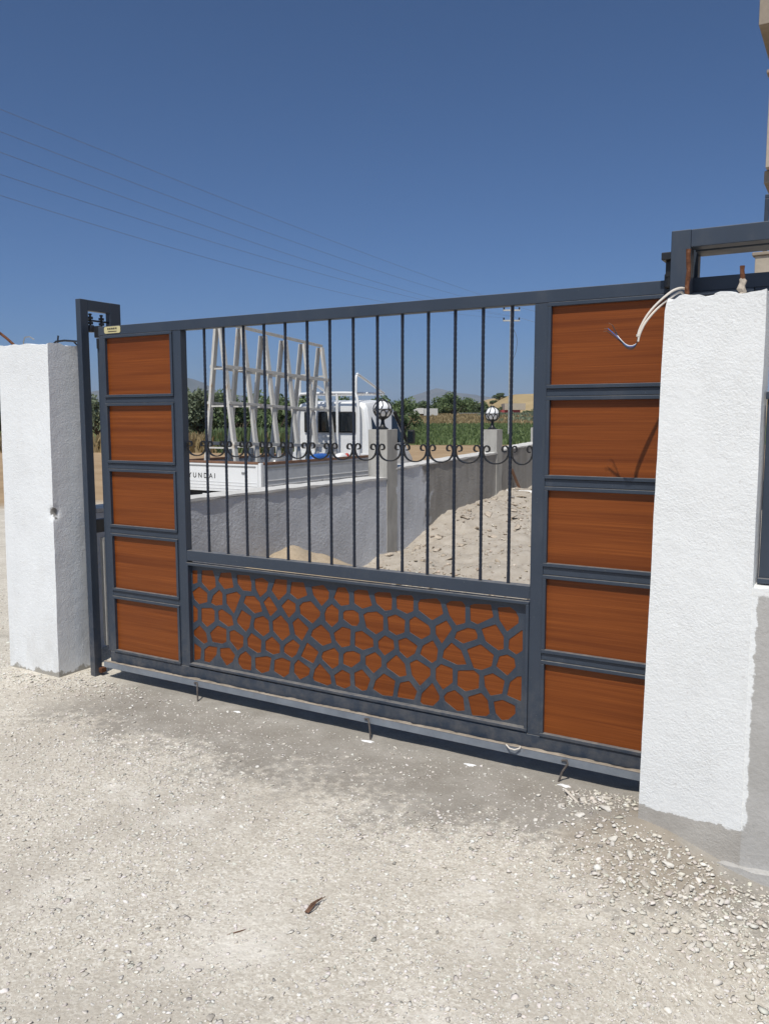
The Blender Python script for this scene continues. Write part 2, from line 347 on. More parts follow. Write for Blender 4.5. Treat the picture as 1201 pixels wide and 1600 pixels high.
BARP = plain('dark_bar_paint', (.013, .019, .033), .42, var=.15); PAINT = m_gate_paint(); WOOD = m_wood()
M = dict(white_l=m_stucco('white_stucco_old', (.80, .81, .805), (.5, .49, .47), left_paint, .5),
         white_r=m_stucco('white_stucco_fresh', (.795, .80, .785), (.48, .44, .42), right_paint, .0),
         lowwall=m_lowwall(), wall=m_wallgrey(), concrete=m_concrete(), coping=m_concrete('coping_mortar', (.50, .485, .455), (.66, .645, .61)),
         ground=m_ground(), stone=m_stone(), stone2=m_stone('pale_limestone_chunk', False), rust=m_rust(), rail=m_railsteel(),
         black=plain('black_metal', (.012, .013, .015), .45), rubber=plain('black_rubber', (.018, .018, .018), .8), steel=plain('zinc_steel', (.35, .35, .34), .45, metal=.6),
         glass=m_glass('dark_window_glass'), truck=m_truck_white(), rack=m_rack(), board=plain('weathered_brown_board', (.19, .10, .06), .8, var=.3, bump=.3),
         opal=plain('opal_glass', (.80, .80, .79), .2, var=.02), gold=plain('brass_plate', (.56, .50, .27), .45, metal=.0), ink=plain('dark_print', (.03, .028, .025), .7),
         sideshade=plain('shade_toned_side_paint', (.46, .48, .51), .3, var=.1, coat=.3), beige=plain('beige_render', (.42, .365, .29), .9, bump=.3), beige2=plain('brown_render', (.30, .25, .195), .9, bump=.3),  # truck side boards: white paint darkened, their shade put into the colour
         cable=plain('white_cable_sheath', (.66, .60, .52), .55, var=.05), blue=plain('blue_plastic', (.02, .10, .36), .5), red=plain('red_plastic', (.45, .03, .02), .5),
         orange=plain('orange_lens', (.65, .10, .01), .25), wirew=plain('white_wire', (.75, .74, .72), .5), chalk=plain('chalk_dust', (.78, .77, .75), .95, scale=40, bump=.5),
         wood=plain('dead_wood', (.14, .075, .045), .85, var=.3, bump=.5), ply=plain('white_board', (.76, .75, .73), .6), bark=plain('bark', (.10, .075, .055), .95, bump=.5),
         pole=plain('spun_concrete', (.50, .49, .46), .8), hut=plain('hut_render', (.62, .60, .56), .9), brick=plain('hut_brick', (.24, .12, .075), .9), roofred=plain('faded_red_sheet', (.32, .06, .06), .7),
         sand=None, rubble=plain('dusty_concrete', (.46, .39, .31), .95, var=.2, scale=3, bump=.5), sandmortar=plain('sandy_mortar', (.42, .36, .29), .95, var=.3, scale=60, bump=.8), pin=plain('scorched_steel', (.10, .085, .075), .8, var=.4, scale=50, bump=.4), undercar=plain('dark_chassis', (.02, .02, .02), .8), wire=plain('grey_wire', (.16, .17, .19), .6))
t_ = NT('building_sand'); c_ = t_.co('World')
M['sand'] = t_.fin(t_.ramp(t_.noise(c_, 12, 7, .7), [(.3, (.37, .29, .20)), (.7, (.49, .40, .29))]), .95, t_.bump(t_.noise(c_, 70, 6, .7), .6, .012), .1)
LEAF = [m_leaf('olive_leaf', (.125, .155, .095), (.225, .26, .165)), m_leaf('dark_leaf', (.085, .120, .062), (.165, .210, .108)), m_leaf('bright_leaf', (.105, .155, .065), (.190, .245, .112))]
CROP = m_leaf('crop_leaf', (.105, .150, .052), (.185, .235, .095)); DRY = m_leaf('dry_grass', (.24, .18, .085), (.40, .31, .17))

# ------------------------------------------------------------------ terrain
def sst(a, b, x):
    t = np.clip((x-a)/(b-a), 0, 1); return t*t*(3-2*t)
def fbm(x, y, f, seed=0, oct=4):
    rng = np.random.RandomState(seed); h = np.zeros_like(x); a = 1.0
    for o in range(oct):
        for k in range(5):
            th = rng.uniform(0, 2*np.pi); ph = rng.uniform(0, 2*np.pi); ff = f*rng.uniform(.7, 1.3)
            h += a*np.sin((x*np.cos(th)+y*np.sin(th))*ff + ph + 1.7*np.sin((x*np.sin(th)-y*np.cos(th))*ff*.6+ph*2))/5
        f *= 2.1; a *= .5
    return h
def ground_z(x, y):
    x = np.asarray(x, float); y = np.asarray(y, float)
    z = np.full(x.shape, .012) - .014*sst(-.5, -.1, y)*sst(.3, .2, y)*sst(-.9, -.6, x)*sst(2.6, 2.4, x)
    z = z - .11*sst(2.6, 3.05, x)*sst(.2, -.1, y) + .03*np.exp(-((x-2.45)**2+(y+.25)**2)/.03)
    left = np.maximum(sst(-1.2, -3.6, x), sst(.2, .8, y)*sst(-1.12, -1.28, x))
    z = z - .21*left
    ins = sst(.12, .5, y)*sst(-1.28, -1.14, x)*sst(14, 11, y)
    heap = .47*sst(3.0, 7.2, y)*sst(2.2, -.7, x) + (.085*fbm(x, y, 3.2, 5) + .060*np.abs(fbm(x, y, 6.5, 15)))*sst(2.6, 4.2, y)*sst(1.8, .4, x)
    z = z + ins*(.05 + heap)
    z = np.where(y > 11, z*sst(14, 11, y) - .2*sst(11, 14, y), z)
    r = np.hypot(x-2, y+1)
    z = z + fbm(x, y, 2.6, 1)*.007*(1-.6*sst(-.6, -.3, y)*sst(-.8, -.4, x)) * sst(60, 20, r) + fbm(x, y, 11, 2, 3)*.0035*sst(14, 6, r)
    z = z + sst(18, 30, r)*sst(90, 60, r)*fbm(x, y, .5, 3)*.05
    z = np.where(r > 60, np.minimum(z, -.2) - sst(60, 90, r)*0, z)
    return z
def axis(lo, hi, step, far, ratio=1.22):
    a = list(np.arange(lo, hi+1e-6, step)); s = step
    p = hi
    while p < far: s *= ratio; p += s; a.append(p)
    s = step; p = lo
    while p > -far: s *= ratio; p -= s; a.insert(0, p)
    return np.array(a)
gx, gy = np.clip(axis(-2.6, 3.8, .04, 12000), -12500, 12500), np.clip(axis(-2.8, 8.4, .04, 12000), -12500, 12500)
X, Y = np.meshgrid(gx, gy); Z = ground_z(X, Y)
nx, ny = len(gx), len(gy)
ii = (np.arange(ny-1)[:, None]*nx + np.arange(nx-1)[None, :]).ravel()
def np_mesh(name, V, F, mat, smooth=True):
    V = np.asarray(V, np.float32); F = np.asarray(F, np.int32); k = F.shape[1]
    me = bpy.data.meshes.new(name); me.vertices.add(len(V)); me.vertices.foreach_set('co', V.ravel())
    me.loops.add(F.size); me.loops.foreach_set('vertex_index', F.ravel())
    me.polygons.add(len(F)); me.polygons.foreach_set('loop_start', np.arange(0, F.size, k, dtype=np.int32))
    me.update(calc_edges=True); me.validate()
    if smooth: me.shade_smooth()
    me.materials.append(mat); return me
me = np_mesh('ground', np.stack([X, Y, Z], -1).reshape(-1, 3), np.stack([ii, ii+1, ii+nx+1, ii+nx], -1), M['ground'])
tag(place('ground', me), kind='structure')

# site axes of the fields beyond the track: d metres out, l metres across
FO = np.array((3.252, -3.382)); FD = np.array((-.5042, .8636)); FL = np.array((.7988, .4664))
def site(l, d): return FO + d*FD + l*FL
def strip_grid(name, l0, l1, d0, d1, nl, nd, zf, mat):
    L, D = np.meshgrid(np.linspace(l0, l1, nl), np.linspace(d0, d1, nd)); P = FO + D[..., None]*FD + L[..., None]*FL
    Zs = zf(L, D); i2 = (np.arange(nd-1)[:, None]*nl + np.arange(nl-1)[None, :]).ravel()
    return np_mesh(name, np.concatenate([P, Zs[..., None]], -1).reshape(-1, 3), np.stack([i2, i2+1, i2+nl+1, i2+nl], -1), mat)
bank_mat = m_hill('dry_bank_grass', (.20, .165, .075), (.36, .28, .15), .35)
me = strip_grid('embankment', -190, 190, 96, 150, 160, 40, lambda L, D: np.where(D < 98, .75, .85) + 1.1*sst(96, 128, D) - 2.2*sst(140, 150, D) + .15*fbm(L, D, .35, 7), bank_mat)
tag(place('embankment', me), kind='structure')
hill_mat = m_hill('golden_hillside', (.27, .20, .10), (.43, .325, .18), .05)
hillz = lambda L, D: -.6 + 9.9*sst(20, 46, L)*sst(188, 262, D)*sst(420, 330, D) + .4*fbm(L, D, .09, 9)
me = strip_grid('hill', 18, 200, 185, 420, 110, 90, hillz, hill_mat)
tag(place('hill', me), kind='structure')
crop_mat = m_hill('crop_soil', (.10, .13, .045), (.15, .17, .07), .8)
me = strip_grid('crop_field', -60, 75, 57, 97, 60, 30, lambda L, D: -.19 + 1.05*np.clip((D-57)/40, 0, 1)**1.1 + .02*fbm(L, D, .6, 11), crop_mat)
tag(place('crop_field', me), kind='structure')

mt_mat = m_hill('far_mountain_rock', (.07, .075, .06), (.14, .13, .11), .004)
def mountain(name, prof, d, depth):           # prof: (l/d, h/d) ridge points
    ls = np.array([p[0] for p in prof])*d; hs = np.array([p[1]*.925 for p in prof])*d
    L, D = np.meshgrid(np.linspace(ls[0], ls[-1], 170), np.linspace(d-depth, d+depth, 36))
    H = np.interp(L, ls, hs)*np.clip(1-np.abs(D-d)/depth, 0, 1)**1.15
    H = H + fbm(L, D, .004, 13)*35*np.clip(H/150, 0, 1) - 6
    P = FO + D[..., None]*FD + L[..., None]*FL
    i2 = (np.arange(35)[:, None]*170 + np.arange(169)[None, :]).ravel()
    me = np_mesh(name, np.concatenate([P, H[..., None]], -1).reshape(-1, 3), np.stack([i2, i2+1, i2+171, i2+170], -1), mt_mat)
    tag(place('mountain', me), kind='structure')
mountain('mountain_mesh', [(-.62, .0), (-.50, .030), (-.42, .022), (-.36, .040), (-.295, .050), (-.262, .058), (-.235, .050), (-.205, .037), (-.16, .027), (-.10, .022), (-.03, .012), (.0, 0)], 7000, 1700)
mountain('mountain_mesh2', [(-.06, .0), (0, .018), (.035, .032), (.065, .043), (.085, .039), (.11, .033), (.15, .024), (.22, .018), (.35, .02), (.5, .0)], 9000, 1900)

# ------------------------------------------------------------------ left pillar
def chip(p):
    d = (p - Vector((-.855, -.19, 1.005))).length
    if d < .045: p = p + Vector((-.6, .6, 0))*(.045-d)*.8
    p.x += .030*(p.z/2.0 - .45) if p.x > -1.05 else .045*(p.z/2.0 - .5)
    return p
lp = thing('gate_pillar', 'white stuccoed gate pillar with chipped corner beside the dark guide frame', 'pillar', (-1.08, -.07, 0))
def reparent(o, par): o.parent = par; o.matrix_parent_inverse = Matrix.Translation(par.location).inverted() if par.rotation_euler.z == 0 else (Matrix.Translation(par.location) @ Matrix.Rotation(par.rotation_euler.z, 4, 'Z')).inverted(); return o
reparent(rough_box((-1.305, -.857, -.192, .045, -.25, 1.985), .017, .0025, 3.0, 3.5, .016, chip).build('shaft', M['white_l'], smooth=60), lp)
reparent(MB().tube([(-1.235, -.10, 1.95), (-1.26, -.10, 2.00), (-1.33, -.10, 2.045), (-1.43, -.10, 2.10), (-1.52, -.1, 2.14)], .0085, 7).build('rebar', M['rust']), lp)
reparent(MB().tube([(-1.20, -.08, 1.95), (-1.20, -.08, 2.02), (-1.185, -.08, 2.045), (-1.15, -.075, 2.048), (-1.115, -.07, 2.03)], .004, 6).build('tie_wire', M['steel']), lp)
reparent(MB().tube([(-1.02, -.03, 1.985), (-.98, -.02, 2.015), (-.93, .0, 2.02), (-.86, -.01, 2.013), (-.79, -.02, 2.006), (-.765, -.03, 2.0)], .0065, 7).tube([(-.975, -.02, 1.97), (-.965, -.015, 2.05)], .005, 6).tube([(-.85, .0, 2.01), (-.815, .0, 1.985), (-.80, .0, 1.93)], .005, 6).build('dark_cable', M['black']), lp)

# ------------------------------------------------------------------ right pillar, low wall, dark fence
def lump(p):
    if p.x < 2.75: p.x += .034*(max(p.z, 0)/2.0 - .62)
    d = (p - Vector((2.585, -.28, 1.98))).length
    if d < .05: p = p + Vector((.10, .08, -.25))*(.05-d)
    return p
rp = thing('gate_pillar', 'white painted gate pillar with bare cement foot and rusty rebar stubs', 'pillar', (2.75, -.2, 0))
reparent(rough_box((2.583, 2.925, -.282, -.115, -.3, 1.982), .016, .0020, 8.0, 4, .018, lump).build('shaft', M['white_r'], smooth=60), rp)
reparent(rough_box((2.556, 4.2, -.308, -.12, -.35, -.055), .025, .008, 18.0, 6, .012).build('footing', M['lowwall'], smooth=60), rp)
for x, y, z1, w in ((2.653, -.195, 2.155, .0075), (2.829, -.15, 2.088, .0075)):
    pts = [(x+.002*math.sin(k*1.3), y, 1.93+(z1-1.93)*k/9) for k in range(10)]
    reparent(MB().tube(pts, [w*(1+.14*(k % 2)) for k in range(10)], 8).build('rebar', M['rust']), rp)
reparent(MB().tube([(2.829+.004*math.sin(k*2.1), -.15+.003*math.cos(k*1.7), 1.95+.012*k) for k in range(9)], [.013, .015, .012, .0155, .0125, .0145, .011, .0125, .008], 9).build('mortar_lump', M['sandmortar']), rp)
lw = tag(rough_box((2.915, 5.6, -.2785, -.11, -.4, .965), .03, .0012, 21.0, 6, .008).build('boundary_wall', M['lowwall'], smooth=60), 'low grey cement wall meeting the white pillar at the right edge', 'wall')
fn = thing('metal_fence', 'dark navy sheet metal fence on the low cement wall', 'fence', (3.0, -.18, .97))
reparent(MB().box(2.934, 5.5, -.195, -.180, .985, 1.62).build('sheet', PAINT, bevel=.003), fn)
reparent(MB().box(2.930, 5.5, -.207, -.168, .968, .988).build('bottom_channel', PAINT, bevel=.003), fn)
reparent(MB().box(2.930, 5.5, -.207, -.168, 1.618, 1.645).build('top_channel', PAINT, bevel=.003), fn)

# ------------------------------------------------------------------ boundary wall with lamp pillars
bw = thing('boundary_wall', 'long grey cement rendered yard wall with pale coping, seen through the gate bars', 'wall', (-1.2, 4, 0))
def wall_seg(y0, y1, z0, z1, seed):
    def slope(p):
        if p.z > .3: p.z += (z1-z0)*(p.y-y0)/(y1-y0)
        return p
    reparent(rough_box((-1.30, -1.08, y0, y1, -.4, z0-.012), .05, .010, seed, 2.5, 0, slope).build('wall_panel', M['wall'], smooth=60), bw)
    n = 30; pts = []
    m = MB(); rng = random.Random(seed)
    for k in range(n):
        ya, yb = y0+(y1-y0)*k/n, y0+(y1-y0)*(k+1)/n; za, zb = z0+(z1-z0)*k/n, z0+(z1-z0)*(k+1)/n
        j = [rng.uniform(-.006, .006) for _ in range(3)]
        pts.append((ya, za, j))
    pts.append((y1, z1, [0, 0, 0]))
    vs = []; fs = []
    for ya, za, j in pts: vs += [(-1.312+j[0], ya, za-.012), (-1.312+j[0], ya, za+.012+j[1]*.6), (-1.071+j[2]*.7, ya, za+.010+j[1]*.6), (-1.071+j[2]*.7, ya, za-.010+j[0])]
    for k in range(n):
        for q in range(4): fs.append((4*k+q, 4*k+(q+1) % 4, 4*k+4+(q+1) % 4, 4*k+4+q))
    fs += [(0, 1, 2, 3), (4*n+3, 4*n+2, 4*n+1, 4*n)]
    reparent(m.add(vs, fs).build('coping', M['coping']), bw)
wall_seg(.06, 4.085, .962, .940, 31.0); wall_seg(4.275, 7.045, 1.030, 1.10, 37.0); wall_seg(7.185, 8.93, 1.125, 1.19, 41.0); wall_seg(9.085, 12.5, 1.20, 1.32, 43.0)
LAMPS = [(-1.19, 4.19, 1.446), (-1.19, 7.125, 1.414), (-1.19, 9.02, 1.425)]
for k, (x, y, zt) in enumerate(LAMPS):
    reparent(rough_box((-1.302, -1.074, y-.108, y+.108 if k == 0 else y+.085, -.4, zt), .03, .003, 50.0+k, 6, .004).build('pillar', M['concrete'], smooth=60), bw)

# ------------------------------------------------------------------ globe lamps on the pillars
def make_lamp():
    t = thing('globe_lamp', '', 'lamp', (0, 0, 0))
    MB().lathe([(.062, 0), (.062, .008), (.050, .014), (.028, .035), (.020, .07), (.018, .095), (.035, .108), (.052, .118), (.050, .126), (.02, .128)], 20).build('foot', M['black'], t)
    rr_ = .094; cz = .205
    MB().lathe([(max(.001, rr_*math.sin(math.pi*k/14)), cz - rr_*math.cos(math.pi*k/14)) for k in range(15)], 24).build('globe', M['opal'], t)
    R2 = rr_+.005
    def sp(lon, lat): return (R2*math.cos(lat)*math.cos(lon), R2*math.cos(lat)*math.sin(lon), cz+R2*math.sin(lat))
    for k in range(8):
        a = 2*math.pi*k/8+.2
        MB().tube([sp(a + .34*math.sin((la+10)/90*1.25*math.pi/1.25) * (1 if la > 0 else 0), R(la)) for la in range(4, 84, 8)], .0055, 6).build('cage_rib', M['black'], t)
        b = a + math.pi/8
        MB().tube([sp(b + .36*math.sin(2*math.pi*(q/20)), R(-36 + 32*math.cos(2*math.pi*(q/20)))) for q in range(21)], .005, 6).build('cage_loop', M['black'], t)
    MB().tube([sp(2*math.pi*q/32, R(2)) for q in range(33)], .0055, 6).build('cage_ring', M['black'], t)
    MB().lathe([(.03, -.004), (.024, .010), (.001, .016)], 14, (0, 0, cz+R2)).build('cage_cap', M['black'], t)
    MB().lathe([(.06, -.006), (.066, .006), (.05, .016)], 18, (0, 0, .124)).build('cage_collar', M['black'], t)
    return t
lamp = make_lamp()
labs = ['globe lamp in black cage on the nearest concrete wall pillar beside the truck', 'globe lamp on the middle wall pillar before the green field', 'globe lamp on the farthest wall pillar, half hidden by the gate stile']
for k, (x, y, zt) in enumerate(LAMPS):
    o = lamp if k == 0 else copy_tree(lamp)
    o.location = (x, y, zt+.002); o.rotation_euler.z = .3*k; tag(o, labs[k], 'lamp', 'globe lamps on the wall pillars')

# ------------------------------------------------------------------ sliding gate
G = thing('sliding_gate', 'dark anthracite sliding gate with wood-look panels and twisted bars', 'gate', (0, 0, .00105)); G.scale = (1.0078, 1, .9895)
BV = .003
XL0, XL1, XM0, XM1, XR0, XR1, XE0, XE1 = -.633, -.592, -.059, .0, 1.991, 2.049, 2.83, 2.886
ZT, ZB = 2.105, .10
MB().box(XL0, XE1, 0, .05, 2.052, ZT).build('top_rail', PAINT, G, BV)
MB().box(XL0, XE1, 0, .05, ZB, .163).build('bottom_rail', PAINT, G, BV)
for a, b in ((XL0, XL1), (XM0, XM1), (XR0, XR1), (XE0, XE1)): MB().box(a, b, .0015, .0485, .163, 2.052).build('stile', PAINT, G, BV)
MB().box(XM1, XR0, .002, .048, .777, .835).build('middle_rail', PAINT, G, BV)
ROWS = [(2.035, 1.710), (1.645, 1.328), (1.262, .946), (.877, .561), (.496, .181)]
def trim(x0, x1, z0, z1, w=.016, y0=-.007, y1=.030):
    m = MB()
    m.box(x0-w, x1+w, y0, y1, z1, z1+w); m.box(x0-w, x1+w, y0, y1, z0-w, z0); m.box(x0-w, x0, y0+.0006, y1-.0006, z0, z1); m.box(x1, x1+w, y0+.0006, y1-.0006, z0, z1)
    return m
for a0, a1, c0, c1 in ((XL1, XM0, -.576, -.075), (XR1, XE0, 2.065, 2.814)):
    for i, (zt, zb) in enumerate(ROWS):
        if i < 4: MB().box(a0, a1, .002, .048, ROWS[i+1][0]+.0165, zb-.0165).build('cross_rail', PAINT, G, BV)
        p = MB().box(-.5*(c1-c0)-.01, .5*(c1-c0)+.01, 0, .012, -.5*(zt-zb)-.01, .5*(zt-zb)+.01).build('wood_panel', WOOD, G)
        p.location = ((c0+c1)/2, .0125, (zt+zb)/2)
        trim(c0, c1, zb, zt).build('panel_trim', PAINT, G, .0025)
# lower middle: pierced sheet over a wood board
trim(.014, 1.977, .187, .752, .0145, -.007, .036).build('panel_trim', PAINT, G, .0025)
pb = MB().box(-.99, .99, 0, .01, -.29, .29).build('wood_panel', WOOD, G); pb.location = (.9955, .0248, .47)
CELLS = '''22,717 59,722 57,654 22,642
92,725 169,732 186,687 188,643 141,615 89,657
228,723 299,732 314,653 250,637 209,678
341,724 425,728 437,688 436,644 379,644 346,675
463,711 513,724 551,704 538,655 494,618 467,663
599,725 672,728 668,661 616,614 573,663
703,720 777,725 799,662 738,634 693,660
827,708 899,724 932,693 929,659 887,615 839,666
986,720 1030,725 1051,694 1051,642 1003,630 962,666
18,595 69,631 126,600 124,550 66,532 32,555
153,548 170,591 213,627 235,610 233,546 184,537
264,607 336,630 363,612 313,505 265,556
383,573 399,613 456,618 490,590 506,542 454,525
517,593 555,629 608,565 560,521
635,586 678,627 724,608 723,569 681,528
752,600 773,620 821,632 877,584 874,561 829,516 756,558
906,576 920,608 949,631 989,605 986,548 948,513 910,542
21,521 53,498 51,439 19,417
82,508 157,518 176,504 174,446 119,406 81,434
204,507 230,520 297,490 308,442 270,428 207,457
334,474 369,532 432,504 418,444 392,415 340,454
450,468 460,497 513,516 547,496 553,437 511,405 452,440
576,496 629,535 676,493 686,439 636,398 579,445
705,504 740,534 806,487 763,415 720,444
819,449 833,482 883,517 932,479 945,431 890,407
1018,597 1033,608 1076,615 1105,603 1110,563 1096,538 1067,536 1018,563
21,371 65,406 110,370 119,320 91,306 22,342
140,374 196,423 257,410 255,340 225,325 157,325
281,399 313,413 376,385 371,330 333,302 283,348
404,376 432,412 497,381 492,315 469,308 407,334
527,379 570,411 619,374 618,329 573,315 527,332
648,361 660,381 707,414 749,388 724,337 697,315 649,336
755,330 796,410 865,370 831,304
961,483 1011,521 1059,515 1054,431 1005,415 970,447
21,298 71,276 64,214 19,199
98,273 129,296 188,298 181,254 131,203 93,204
211,295 277,307 314,271 295,232 253,203 212,250
338,252 352,279 389,304 427,277 423,203 366,202 341,227
455,278 533,297 562,293 546,219 496,199 457,218
586,285 634,304 687,292 676,226 642,199 580,223
714,281 738,309 812,272 802,238 746,204 711,236
830,227 843,273 873,309 934,256 941,214 915,200 838,213
885,348 895,374 962,405 988,380 985,320 948,293 890,334
1017,380 1036,395 1075,404 1113,395 1114,360 1062,318 1016,330
961,261 1009,297 1053,283 1055,222 1021,202 973,212
1081,709 1105,722 1158,723 1183,652 1127,630 1083,652
1197,710 1218,722 1285,726 1294,698 1292,644 1255,635 1209,666
1320,708 1340,721 1401,725 1411,711 1409,652 1376,635 1323,653
1437,692 1449,711 1532,725 1552,708 1566,657 1509,619 1440,659
1582,704 1606,720 1660,725 1677,708 1678,628 1634,611 1600,653
1703,711 1724,720 1801,727 1815,672 1739,629 1706,641
1837,717 1895,725 1920,709 1933,686 1933,659 1882,613 1846,662
1135,599 1157,613 1209,623 1245,605 1245,537 1205,510 1152,537
1271,604 1315,621 1365,601 1362,541 1319,521 1277,539
1391,604 1421,625 1489,591 1500,574 1498,548 1454,519 1393,545
1529,592 1584,626 1611,588 1561,512 1531,553
1627,547 1638,578 1692,604 1726,602 1738,580 1737,559 1669,528
1760,608 1828,638 1865,587 1866,531 1841,521 1782,554
1954,630 1955,537 1927,514 1891,534 1894,577
1087,504 1126,515 1187,483 1190,445 1130,419 1085,434
1219,476 1255,509 1302,491 1306,450 1253,409 1221,442
1330,495 1372,513 1432,483 1418,444 1377,414 1337,443
1448,444 1463,487 1514,520 1540,480 1534,430 1510,411
1566,443 1574,481 1611,523 1658,493 1686,431 1640,422
1689,501 1756,535 1819,495 1809,441 1761,416 1724,419
1834,444 1849,492 1884,505 1917,492 1923,455 1886,409
1146,388 1200,417 1234,393 1235,352 1191,309 1147,346
1266,371 1319,421 1364,383 1374,327 1336,315 1268,349
1393,391 1430,413 1501,381 1501,348 1447,288 1406,332
1532,386 1558,411 1616,399 1617,333 1567,289 1532,334
1645,393 1724,407 1750,388 1748,326 1683,301 1643,322
1775,388 1817,407 1873,383 1862,320 1807,302 1781,339
1953,415 1953,300 1887,317 1901,380 1933,410
1081,292 1125,317 1172,275 1151,217 1125,208 1085,225
1189,227 1204,273 1249,316 1312,290 1298,209 1242,205
1329,235 1340,283 1389,301 1431,257 1414,212 1327,210
1451,207 1459,251 1513,312 1549,255 1548,235 1516,200 1464,198
1575,256 1591,277 1629,296 1671,269 1679,207 1642,198 1581,234
1697,275 1762,305 1793,276 1803,216 1786,200 1719,191
1824,274 1866,290 1924,274 1926,238 1893,204 1863,196 1835,221'''
def pierced(cells, x0, x1, z0, z1, y, th):
    cu = bpy.data.curves.new('pierced', 'CURVE'); cu.dimensions = '2D'; cu.fill_mode = 'BOTH'; cu.extrude = th/2
    for poly in [[(x0, z0), (x1, z0), (x1, z1), (x0, z1)]] + cells:
        sp = cu.splines.new('POLY'); sp.points.add(len(poly)-1); sp.use_cyclic_u = True
        for q, (x, z) in zip(sp.points, poly): q.co = (x, z, 0, 1)
    o = bpy.data.objects.new('tmp', cu); COL.objects.link(o); bpy.context.view_layer.update()
    me = bpy.data.meshes.new_from_object(o.evaluated_get(bpy.context.evaluated_depsgraph_get()))
    bpy.data.objects.remove(o); me.transform(Matrix.Rotation(R(90), 4, 'X')); me.transform(Matrix.Translation((0, y, 0)))
    me.materials.clear(); me.materials.append(PAINT); me.shade_flat(); return me
def round_poly(p, f=.07, grow=.0020):
    out = []; n = len(p); cc = sum((Vector(q) for q in p), Vector((0, 0)))/n
    p = [tuple(Vector(q)+(Vector(q)-cc).normalized()*grow) for q in p]; p = [(min(max(x, .0135), 1.9775), min(max(z, .1865), .7525)) for x, z in p]
    for i in range(n):
        a, b, c = Vector(p[i-1]), Vector(p[i]), Vector(p[(i+1) % n])
        out += [tuple(b+(a-b)*f), tuple(b+(a-b)*f*.3+(c-b)*f*.3), tuple(b+(c-b)*f)]
    return out
cells = [round_poly([(int(t.split(',')[0])/1000, int(t.split(',')[1])/1000) for t in ln.split()]) for ln in CELLS.splitlines()]
place('pierced_sheet', pierced(cells, .010, 1.981, .183, .756, .0232, .0024), G)
# twisted bars
def twisted(h, s=.0064, pitch=.095):
    m = MB(); n = int(h/.008); vs = []
    for k in range(n+1):
        z = h*k/n; e = min(z, h-z); ang = 0 if e < .05 else (z-.05)/pitch*2*math.pi
        for q in range(4):
            for dt in (-.24, .24):
                t = ang + math.pi/4 + q*math.pi/2 + dt; vs.append((s*1.19*math.cos(t), s*1.19*math.sin(t), z))
    fs = [(8*k+q, 8*k+(q+1) % 8, 8*k+8+(q+1) % 8, 8*k+8+q) for k in range(n) for q in range(8)]
    m.add(vs, fs+[tuple(range(7, -1, -1)), tuple(range(8*n, 8*n+8))]); return m.mesh('twisted_bar', BARP, 25)
tb = twisted(2.052-.835)
BX = [.148+.13346*k for k in range(14)]
rng = random.Random(4)
for x in BX:
    o = place('twisted_bar', tb, G); o.location = (x, .025, .835)
# C scrolls
half = [(.0, -.050), (.014, -.049), (.028, -.045), (.041, -.037), (.051, -.026), (.0575, -.012), (.060, .002), (.0585, .015), (.053, .025), (.045, .030), (.0365, .0285), (.031, .0215), (.0295, .013), (.0325, .006), (.039, .0035), (.046, .004)]
pathp = [(-x, z) for x, z in half[::-1]] + half[1:]
def scroll_mesh():
    pts = [Vector((x, z)) for x, z in pathp]; vs = []
    for i, p in enumerate(pts):
        d = (pts[min(i+1, len(pts)-1)]-pts[max(i-1, 0)]).normalized(); nrm = Vector((-d.y, d.x))*.0028
        for s, y in ((1, -.006), (-1, -.006), (-1, .006), (1, .006)): vs.append((p.x+nrm.x*s, y, p.y+nrm.y*s))
    n = len(pts); fs = [(4*k+q, 4*k+(q+1) % 4, 4*k+4+(q+1) % 4, 4*k+4+q) for k in range(n-1) for q in range(4)]+[(3, 2, 1, 0), (4*n-4, 4*n-3, 4*n-2, 4*n-1)]
    return MB().add(vs, fs).mesh('scroll', M['black'], 40)
sm = scroll_mesh()
edges = [0.0]+BX+[XR0]
for k in range(15):
    a, b = edges[k], edges[k+1]; o = place('scroll', sm, G); o.location = ((a+b)/2, .025, 1.418); o.scale = ((b-a-.008)/.1255, 1, 1)
    o.rotation_euler.y = rng.uniform(-.02, .02)
# brass maker's plate
npl = MB().prism([(-.571, 2.062), (-.458, 2.062), (-.450, 2.070), (-.450, 2.094), (-.458, 2.101), (-.571, 2.101), (-.579, 2.094), (-.579, 2.070)], -.0035, -.0005).build('maker_plate', M['gold'], G, smooth=None)
pm = MB()
for x, w in ((-.551, .010), (-.536, .011), (-.520, .012), (-.504, .011), (-.487, .010)): pm.box(x, x+w, -.0042, -.0036, 2.083, 2.093)
pm.box(-.548, -.478, -.0042, -.0036, 2.070, 2.0745)
pm.build('plate_print', M['ink'], npl, smooth=None)
# roller bracket on the gate's leading edge
MB().box(-.672, -.634, .004, .040, 2.045, 2.112).box(-.652, -.634, .0, .044, 1.98, 2.04).build('end_bracket', M['black'], G, .003)
MB().box(-.660, -.634, .012, .040, .163, 2.0).build('end_strip', PAINT, G, .002)

